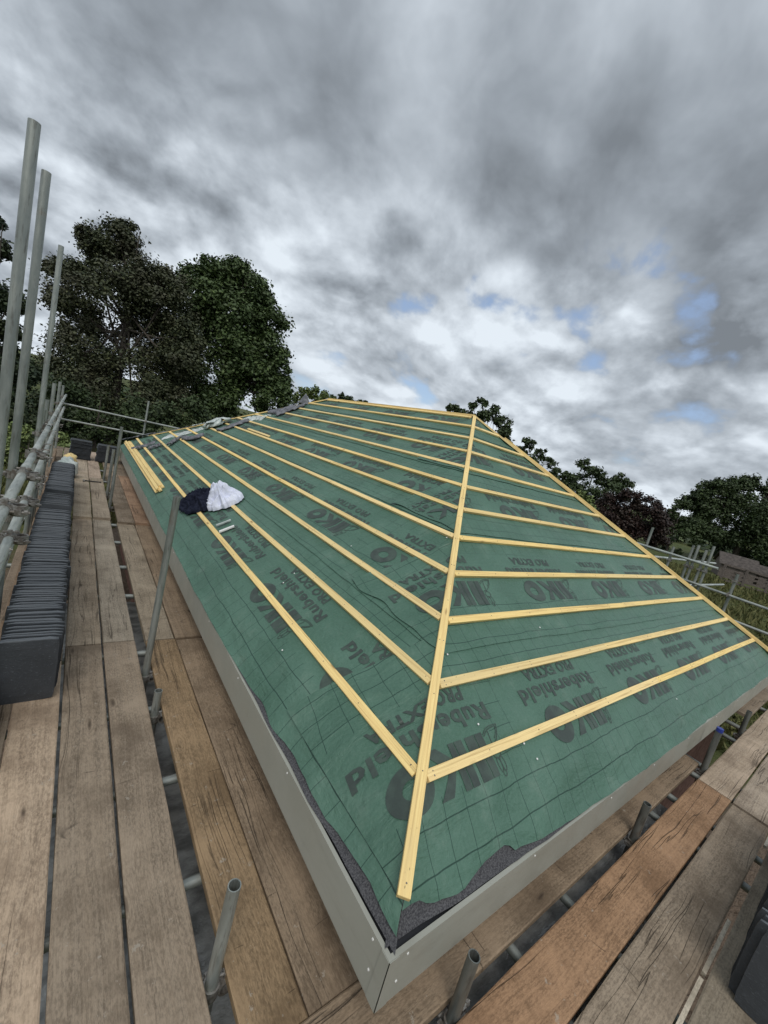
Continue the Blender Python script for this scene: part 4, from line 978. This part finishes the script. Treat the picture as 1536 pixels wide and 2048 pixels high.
# ================================================================== TREES
def tree(name, blobs, depth, mat, label, cat, base=None, leaf=.16, dens=1.0, flat=.75, group=None, trunk=.25, sub=7, limb=True, spread=.6):
    """blobs are (u, v, r) sizes seen from the scaffold, turned into clumps at a real distance with real depth"""
    rnd = random.Random(hash(label) % 1000 if False else sum(map(ord, label)))
    px_m = depth / F_PX; B = []
    for (u, v, r) in blobs:
        p = far(u, v, depth); R_ = r * px_m; p += ray(768, 1024) * rnd.uniform(-spread, spread) * R_; B.append((p, R_))
    cxm = sum((p.x * R_ for p, R_ in B)) / sum(R_ for p, R_ in B); cym = sum((p.y * R_ for p, R_ in B)) / sum(R_ for p, R_ in B)
    bx, by = base or (cxm, cym); gz = gh(bx, by)
    root = empty(name, (bx, by, gz), label=label, cat=cat, group=group); O_ = V((bx, by, gz))
    tips = []; mb = MB()
    for p, R_ in B:
        for s_ in range(int(sub * 1.5)):
            q = V((rnd.gauss(0, 1), rnd.gauss(0, 1), rnd.gauss(0, .85))); q = q.normalized() * R_ * rnd.uniform(.35, 1.0) ** .6 * .92; c_ = p + q; cr = R_ * rnd.uniform(.28, .5); tips.append((c_, cr))
            nl = int(dens * 62 * (cr / leaf) ** 1.6) + 8
            nl = min(nl, 900)
            for _ in range(nl):
                o_ = V((rnd.gauss(0, .52), rnd.gauss(0, .52), rnd.gauss(0, .42))) * cr; c = c_ + o_
                ax = V((rnd.gauss(0, 1), rnd.gauss(0, 1), rnd.gauss(0, .6))).normalized(); n2_ = (o_.normalized() * .6 + V((rnd.gauss(0, .6), rnd.gauss(0, .6), .7 + rnd.gauss(0, .4)))).normalized()
                b2 = n2_.cross(ax).normalized(); ax = b2.cross(n2_); l_ = leaf * rnd.uniform(.6, 1.35)
                c = c - O_
                mb.add([c - ax * l_ * .5, c + b2 * l_ * .32 - ax * l_ * .05, c + ax * l_ * .5, c - b2 * l_ * .32 + ax * l_ * .05], [(0, 1, 2, 3)])
    cr_ = mb.build('crown', mat, root)
    tb = MB(); top = V((cxm, cym, max(p.z for p, _ in B))) ; H_ = top.z - gz; r0 = trunk * max(.4, H_ / 12)
    fork = O_ + V((0, 0, H_ * .33)); fork.x += (cxm - bx) * .3; fork.y += (cym - by) * .3
    tb.cyl(O_ * 0 + V((0, 0, -.3)), fork - O_, r0, r0 * .72, 10)
    mid = O_ + (top - O_) * .72; tb.cyl(fork - O_, mid - O_, r0 * .7, r0 * .25, 8); tb.cyl(mid - O_, top - O_ - V((0, 0, .2)), r0 * .25, r0 * .05, 6)
    for p, R_ in B:
        f = rnd.uniform(.0, .8); st = fork.lerp(mid, f); kn = st.lerp(p, .55) + V((0, 0, -.06 * (p - st).length)); tb.cyl(st - O_, kn - O_, r0 * .34 * (1 - .5 * f), r0 * .17, 6); tb.cyl(kn - O_, p - O_, r0 * .17, r0 * .05, 5)
        if limb:
            for c_, c2r in [x for x in tips if (x[0] - p).length < R_ * 1.05][:sub + 4]: tb.cyl(kn.lerp(p, rnd.uniform(.2, 1)) - O_, c_ - O_, r0 * .06, r0 * .02, 4)
    tb.build('trunk', M['bark'], root)
    return root
Ld = leaf_mat('leaf_dark_green', (.030, .048, .020), (.058, .085, .032), (.045, .070, .024))
Lg = leaf_mat('leaf_mid_green', (.045, .075, .026), (.085, .125, .042), (.055, .085, .030))
Lc = leaf_mat('leaf_copper_green', (.034, .046, .022), (.080, .090, .042), (.060, .060, .036))
Lp = leaf_mat('leaf_purple', (.018, .011, .010), (.042, .022, .018), (.030, .022, .014))
Ly = leaf_mat('leaf_bright_green', (.10, .14, .045), (.20, .24, .09), (.12, .17, .05))
Lcn = leaf_mat('needle_green', (.018, .032, .018), (.036, .056, .024), (.04, .05, .018))
tree('conifer', [(-60, 560, 60), (-30, 700, 80), (20, 600, 24), (14, 660, 32), (-10, 500, 26), (22, 745, 42), (-60, 860, 110), (10, 840, 60), (-8, 446, 16)], 17, Lcn, 'dark conifer cut off by the left edge behind the tall tubes', 'tree', leaf=.16, dens=1.0, spread=.4)
tree('copper_tree', [(235, 495, 46), (258, 466, 24), (196, 505, 34), (164, 545, 36), (112, 590, 34), (104, 530, 22), (170, 470, 18), (290, 540, 42), (300, 590, 60), (335, 650, 52), (225, 610, 80), (150, 640, 48), (180, 720, 66), (290, 720, 78), (362, 730, 40), (205, 800, 60), (340, 800, 50), (255, 830, 50), (345, 600, 34), (340, 560, 18), (370, 680, 40)], 27, Lc, 'tall brownish leaved tree behind the left scaffold tubes', 'tree', leaf=.18, dens=.85, sub=10, trunk=.3)
tree('broadleaf_tree', [(450, 545, 40), (406, 546, 32), (366, 556, 22), (500, 580, 42), (525, 640, 44), (545, 705, 36), (552, 765, 30), (470, 640, 62), (400, 640, 52), (430, 740, 66), (505, 760, 56), (545, 805, 34), (380, 780, 40), (440, 810, 40), (560, 730, 22), (562, 790, 24), (530, 600, 24), (490, 700, 50), (470, 530, 26), (425, 600, 40)], 31, Lg, 'round topped green tree above the far hip', 'tree', leaf=.24, dens=.85, sub=10, trunk=.34)
tree('dark_shrub', [(130, 800, 50), (60, 790, 50), (170, 850, 40), (300, 840, 46), (380, 830, 40), (230, 850, 46), (110, 860, 36)], 22, Ld, 'dark shrubbery behind the end rails and flat tile stacks', 'shrub', leaf=.18, dens=1.0, limb=False)
tree('bright_shrub', [(40, 905, 26), (22, 870, 22), (52, 865, 20), (70, 930, 16), (8, 930, 26), (140, 905, 20), (125, 880, 14)], 15, Ly, 'bright green shrub seen between the tall left tubes', 'shrub', leaf=.13, dens=.8, limb=False, trunk=.12)
tree('young_tree', [(612, 790, 14), (630, 786, 13), (650, 792, 12), (598, 800, 14), (665, 798, 8), (640, 805, 16)], 42, Ly, 'pale green treetop just above the far end of the ridge', 'tree', leaf=.26, dens=.8, sub=6)
tree('dark_treetop', [(684, 792, 8), (700, 797, 9), (668, 798, 8), (720, 803, 7), (730, 806, 5), (694, 806, 12)], 48, Ld, 'small dark treetop over the middle of the ridge', 'tree', leaf=.26, dens=.9, sub=6)
tree('ash_tree', [(905, 818, 12), (920, 824, 14), (945, 812, 9), (966, 806, 12), (990, 815, 9), (975, 835, 20), (1005, 845, 20), (1012, 870, 16), (1000, 880, 20), (1058, 888, 15), (1044, 905, 16), (1082, 905, 14), (1100, 925, 12), (1066, 930, 18), (1112, 944, 10), (940, 840, 20)], 21, Ld, 'open feathery tree rising behind the roof apex', 'tree', leaf=.15, dens=.62, sub=7, trunk=.16)
tree('tall_tree', [(1172, 930, 14), (1182, 945, 18), (1165, 962, 20), (1200, 958, 16), (1222, 966, 14), (1240, 958, 13), (1255, 972, 14), (1140, 955, 12), (1134, 975, 16), (1120, 965, 14), (1105, 955, 12), (1148, 985, 20), (1210, 985, 24), (1170, 990, 26), (1248, 990, 16), (1130, 950, 9)], 46, Ld, 'lobed grey green trees left of the purple tree', 'tree', leaf=.26, dens=.8, sub=7)
tree('purple_beech', [(1222, 1005, 20), (1255, 1000, 20), (1285, 1008, 22), (1308, 1022, 20), (1326, 1042, 16), (1240, 1030, 34), (1290, 1045, 32), (1210, 1035, 26), (1260, 1070, 34), (1310, 1075, 24)], 36, Lp, 'purple leaved tree behind the right hip', 'tree', leaf=.20, dens=1.0, sub=8)
tree('pale_shrub', [(1166, 990, 9), (1178, 1002, 9), (1158, 985, 6), (1188, 1014, 8)], 16, Ly, 'pale flowering shrub peeping over the right hip', 'shrub', leaf=.10, dens=.8, sub=5, limb=False, trunk=.1)
tree('middle_tree', [(1345, 1020, 13), (1362, 1010, 13), (1350, 1040, 20), (1372, 1040, 18), (1335, 1055, 16), (1360, 1068, 24), (1330, 1080, 16)], 60, Ld, 'small dark tree between the purple tree and the big right one', 'tree', leaf=.34, dens=.9, sub=7)
tree('oak_tree', [(1398, 985, 16), (1420, 972, 18), (1450, 978, 20), (1478, 970, 18), (1510, 966, 18), (1538, 975, 22), (1400, 1010, 24), (1440, 1020, 40), (1500, 1020, 46), (1560, 1030, 50), (1410, 1055, 28), (1460, 1070, 36), (1520, 1085, 44), (1590, 1090, 50), (1620, 1010, 50)], 60, Ld, 'large dark spreading tree at the right edge', 'tree', leaf=.34, dens=1.15, sub=11, trunk=.4)
tree('bramble_bush', [(1330, 1098, 8), (1352, 1102, 8), (1385, 1104, 8), (1300, 1092, 10), (1410, 1112, 9), (1440, 1112, 12), (1480, 1118, 12), (1520, 1126, 14)], 62, Ld, 'low dark bushes at the foot of the right trees', 'shrub', leaf=.24, dens=1.0, sub=6, limb=False)
# distant hedge line closing the horizon
rnd = random.Random(5); mb = MB()
for i in range(5200):
    an = rnd.uniform(-.2, pi * .62); R_ = rnd.uniform(120, 150); x, y = 3 + R_ * math.cos(an), 5 + R_ * math.sin(an); z = gh(x, y) + abs(rnd.gauss(0, 1)) * (2.2 + 1.5 * fb(an * 12, 0, 1)); l_ = rnd.uniform(.7, 1.5)
    ax = V((rnd.gauss(0, 1), rnd.gauss(0, 1), rnd.gauss(0, .6))).normalized(); b2 = ax.cross(V((rnd.gauss(0, .5), rnd.gauss(0, .5), 1))).normalized(); c = V((x, y, z))
    mb.add([c - ax * l_, c + b2 * l_ * .6, c + ax * l_, c - b2 * l_ * .6], [(0, 1, 2, 3)])
tag(mb.build('distant_woodland', Ld), 'far dark belt of woodland along the horizon', 'woodland', kind='stuff')
# long grass of the field
mb = MB(); mt, t, b = material('grass_blades', .8, spec=.2); r_ = t.n('ShaderNodeNewGeometry').outputs['Random Per Island']
t.put(b.inputs['Base Color'], t.mix(r_, t.mix(t.noise(t.n('ShaderNodeTexCoord').outputs['Object'], .35, 3), (.035, .052, .016), (.085, .095, .030)), (.15, .145, .06)))
for i in range(26000):
    x = 10 + 44 * rnd.random() ** 1.3; y = rnd.uniform(-4, 3 + x * .42); c = V((x, y, gh(x, y))); hgt = rnd.uniform(.2, .5) * (.6 + .7 * abs(fb(x * .4, y * .4, 2)) * 2); an = rnd.uniform(0, pi); wv = V((math.cos(an), math.sin(an), 0)) * rnd.uniform(.012, .035) * (1 + x / 25); ln = V((rnd.gauss(0, .16), rnd.gauss(0, .16), hgt))
    mb.add([c - wv, c + wv, c + ln * .6 + wv * .7, c + ln, c + ln * .6 - wv * .7], [(0, 1, 2, 3, 4)])
tag(mb.build('field_grass', mt), 'long rough grass of the field right of the house', 'grass', kind='stuff')
mb = MB()
for i in range(7000):
    x = rnd.uniform(-9, 1); y = rnd.uniform(13, 30) if x > -2.6 else rnd.uniform(6, 30); c = V((x, y, gh(x, y))); hgt = rnd.uniform(.25, .8); an = rnd.uniform(0, pi); wv = V((math.cos(an), math.sin(an), 0)) * rnd.uniform(.015, .04); ln = V((rnd.gauss(0, .2), rnd.gauss(0, .2), hgt))
    mb.add([c - wv, c + wv, c + ln * .6 + wv * .7, c + ln, c + ln * .6 - wv * .7], [(0, 1, 2, 3, 4)])
tag(mb.build('garden_grass', mt), 'rough grass beyond the left scaffold', 'grass', kind='stuff')

# ------------------------------------------------------------------ fence and sheds in the field
def gpt(u, v): q = hit(u, v, (0, 0, 1), GZ); return V((q.x, q.y, gh(q.x, q.y)))
A, B_ = gpt(1438, 1163), gpt(1575, 1205)
fr = empty('rail_fence', A, label='broken silvered timber fence with several rails in the field', cat='fence')
dv = B_ - A; Lf = dv.length; dn = dv.normalized(); mb = None
nP = int(Lf / 1.6)
for i in range(nP + 1):
    q = dn * (Lf * i / nP); mb = MB(); mb.box((q.x - .09, q.y - .09, -.2), (q.x + .09, q.y + .09, 1.95 + .15 * fb(i, 3, 2) * 3)); mb.build('post', M['oldwood'], fr)
for r in range(5):
    z = .25 + r * .38; mb = MB()
    for i in range(nP):
        if rnd.random() < .08: continue
        p0 = dn * (Lf * i / nP); p1 = dn * (Lf * (i + 1) / nP); z0, z1 = z + rnd.uniform(-.07, .07), z + rnd.uniform(-.07, .07); nn = V((-dn.y, dn.x, 0)) * .12
        mb.add([p0 + nn + V((0, 0, z0 - .09)), p1 + nn + V((0, 0, z1 - .09)), p1 + nn + V((0, 0, z1 + .09)), p0 + nn + V((0, 0, z0 + .09)), p0 + nn * .6 + V((0, 0, z0 - .09)), p1 + nn * .6 + V((0, 0, z1 - .09)), p1 + nn * .6 + V((0, 0, z1 + .09)), p0 + nn * .6 + V((0, 0, z0 + .09))], [(0, 1, 2, 3), (7, 6, 5, 4), (3, 2, 6, 7), (0, 4, 5, 1), (1, 5, 6, 2), (0, 3, 7, 4)])
    mb.build('rail', M['oldwood'], fr)
def shed(u0, v0, u1, v1, dep, hw, hr, label):
    a, b_ = gpt(u0, v0), gpt(u1, v1); d_ = (b_ - a); L = d_.length; d_.normalize(); n_ = V((-d_.y, d_.x, 0))
    if n_.dot(a - CAM) < 0: n_ = -n_
    r = empty('field_shed', a, label=label, cat='shed')
    P_ = lambda x, y, z: d_ * x + n_ * y + V((0, 0, z))
    mb = MB(); mb.add([P_(0, 0, -.3), P_(L, 0, -.3), P_(L, dep, -.3), P_(0, dep, -.3), P_(0, 0, hw), P_(L, 0, hw), P_(L, dep, hw), P_(0, dep, hw), P_(0, dep / 2, hr - .05), P_(L, dep / 2, hr - .05)],
           [(0, 1, 5, 4), (2, 3, 7, 6), (1, 2, 6, 9, 5), (3, 0, 4, 8, 7)]); mb.build('wall', M['oldwood'], r)
    mb = MB(); e = .25
    for y0, y1 in ((-e, dep / 2), (dep + e, dep / 2)):
        z0 = hw - .12; mb.add([P_(-e, y0, z0), P_(L + e, y0, z0), P_(L + e, y1, hr), P_(-e, y1, hr), P_(-e, y0, z0 + .08), P_(L + e, y0, z0 + .08), P_(L + e, y1, hr + .08), P_(-e, y1, hr + .08)], [(0, 1, 2, 3), (4, 5, 6, 7), (0, 4, 5, 1), (0, 3, 7, 4), (1, 5, 6, 2)])
    mb.build('roof', M['shedroof'], r)
    mb = MB(); q0, q1 = L * .42, L * .55; mb.add([P_(q0, -.04, 0), P_(q1, -.04, 0), P_(q1, -.04, hw * .9), P_(q0, -.04, hw * .9), P_(q0, 0, 0), P_(q1, 0, 0), P_(q1, 0, hw * .9), P_(q0, 0, hw * .9)], [(0, 1, 2, 3), (3, 2, 6, 7), (0, 3, 7, 4), (1, 5, 6, 2)]); mb.build('door', M['bark'], r)
shed(1434, 1150, 1504, 1171, 4.5, 1.6, 2.7, 'low brown roofed shed in front of the big right tree')
shed(1512, 1170, 1560, 1184, 3.5, 1.3, 2.2, 'smaller shed at the right edge behind the fence')
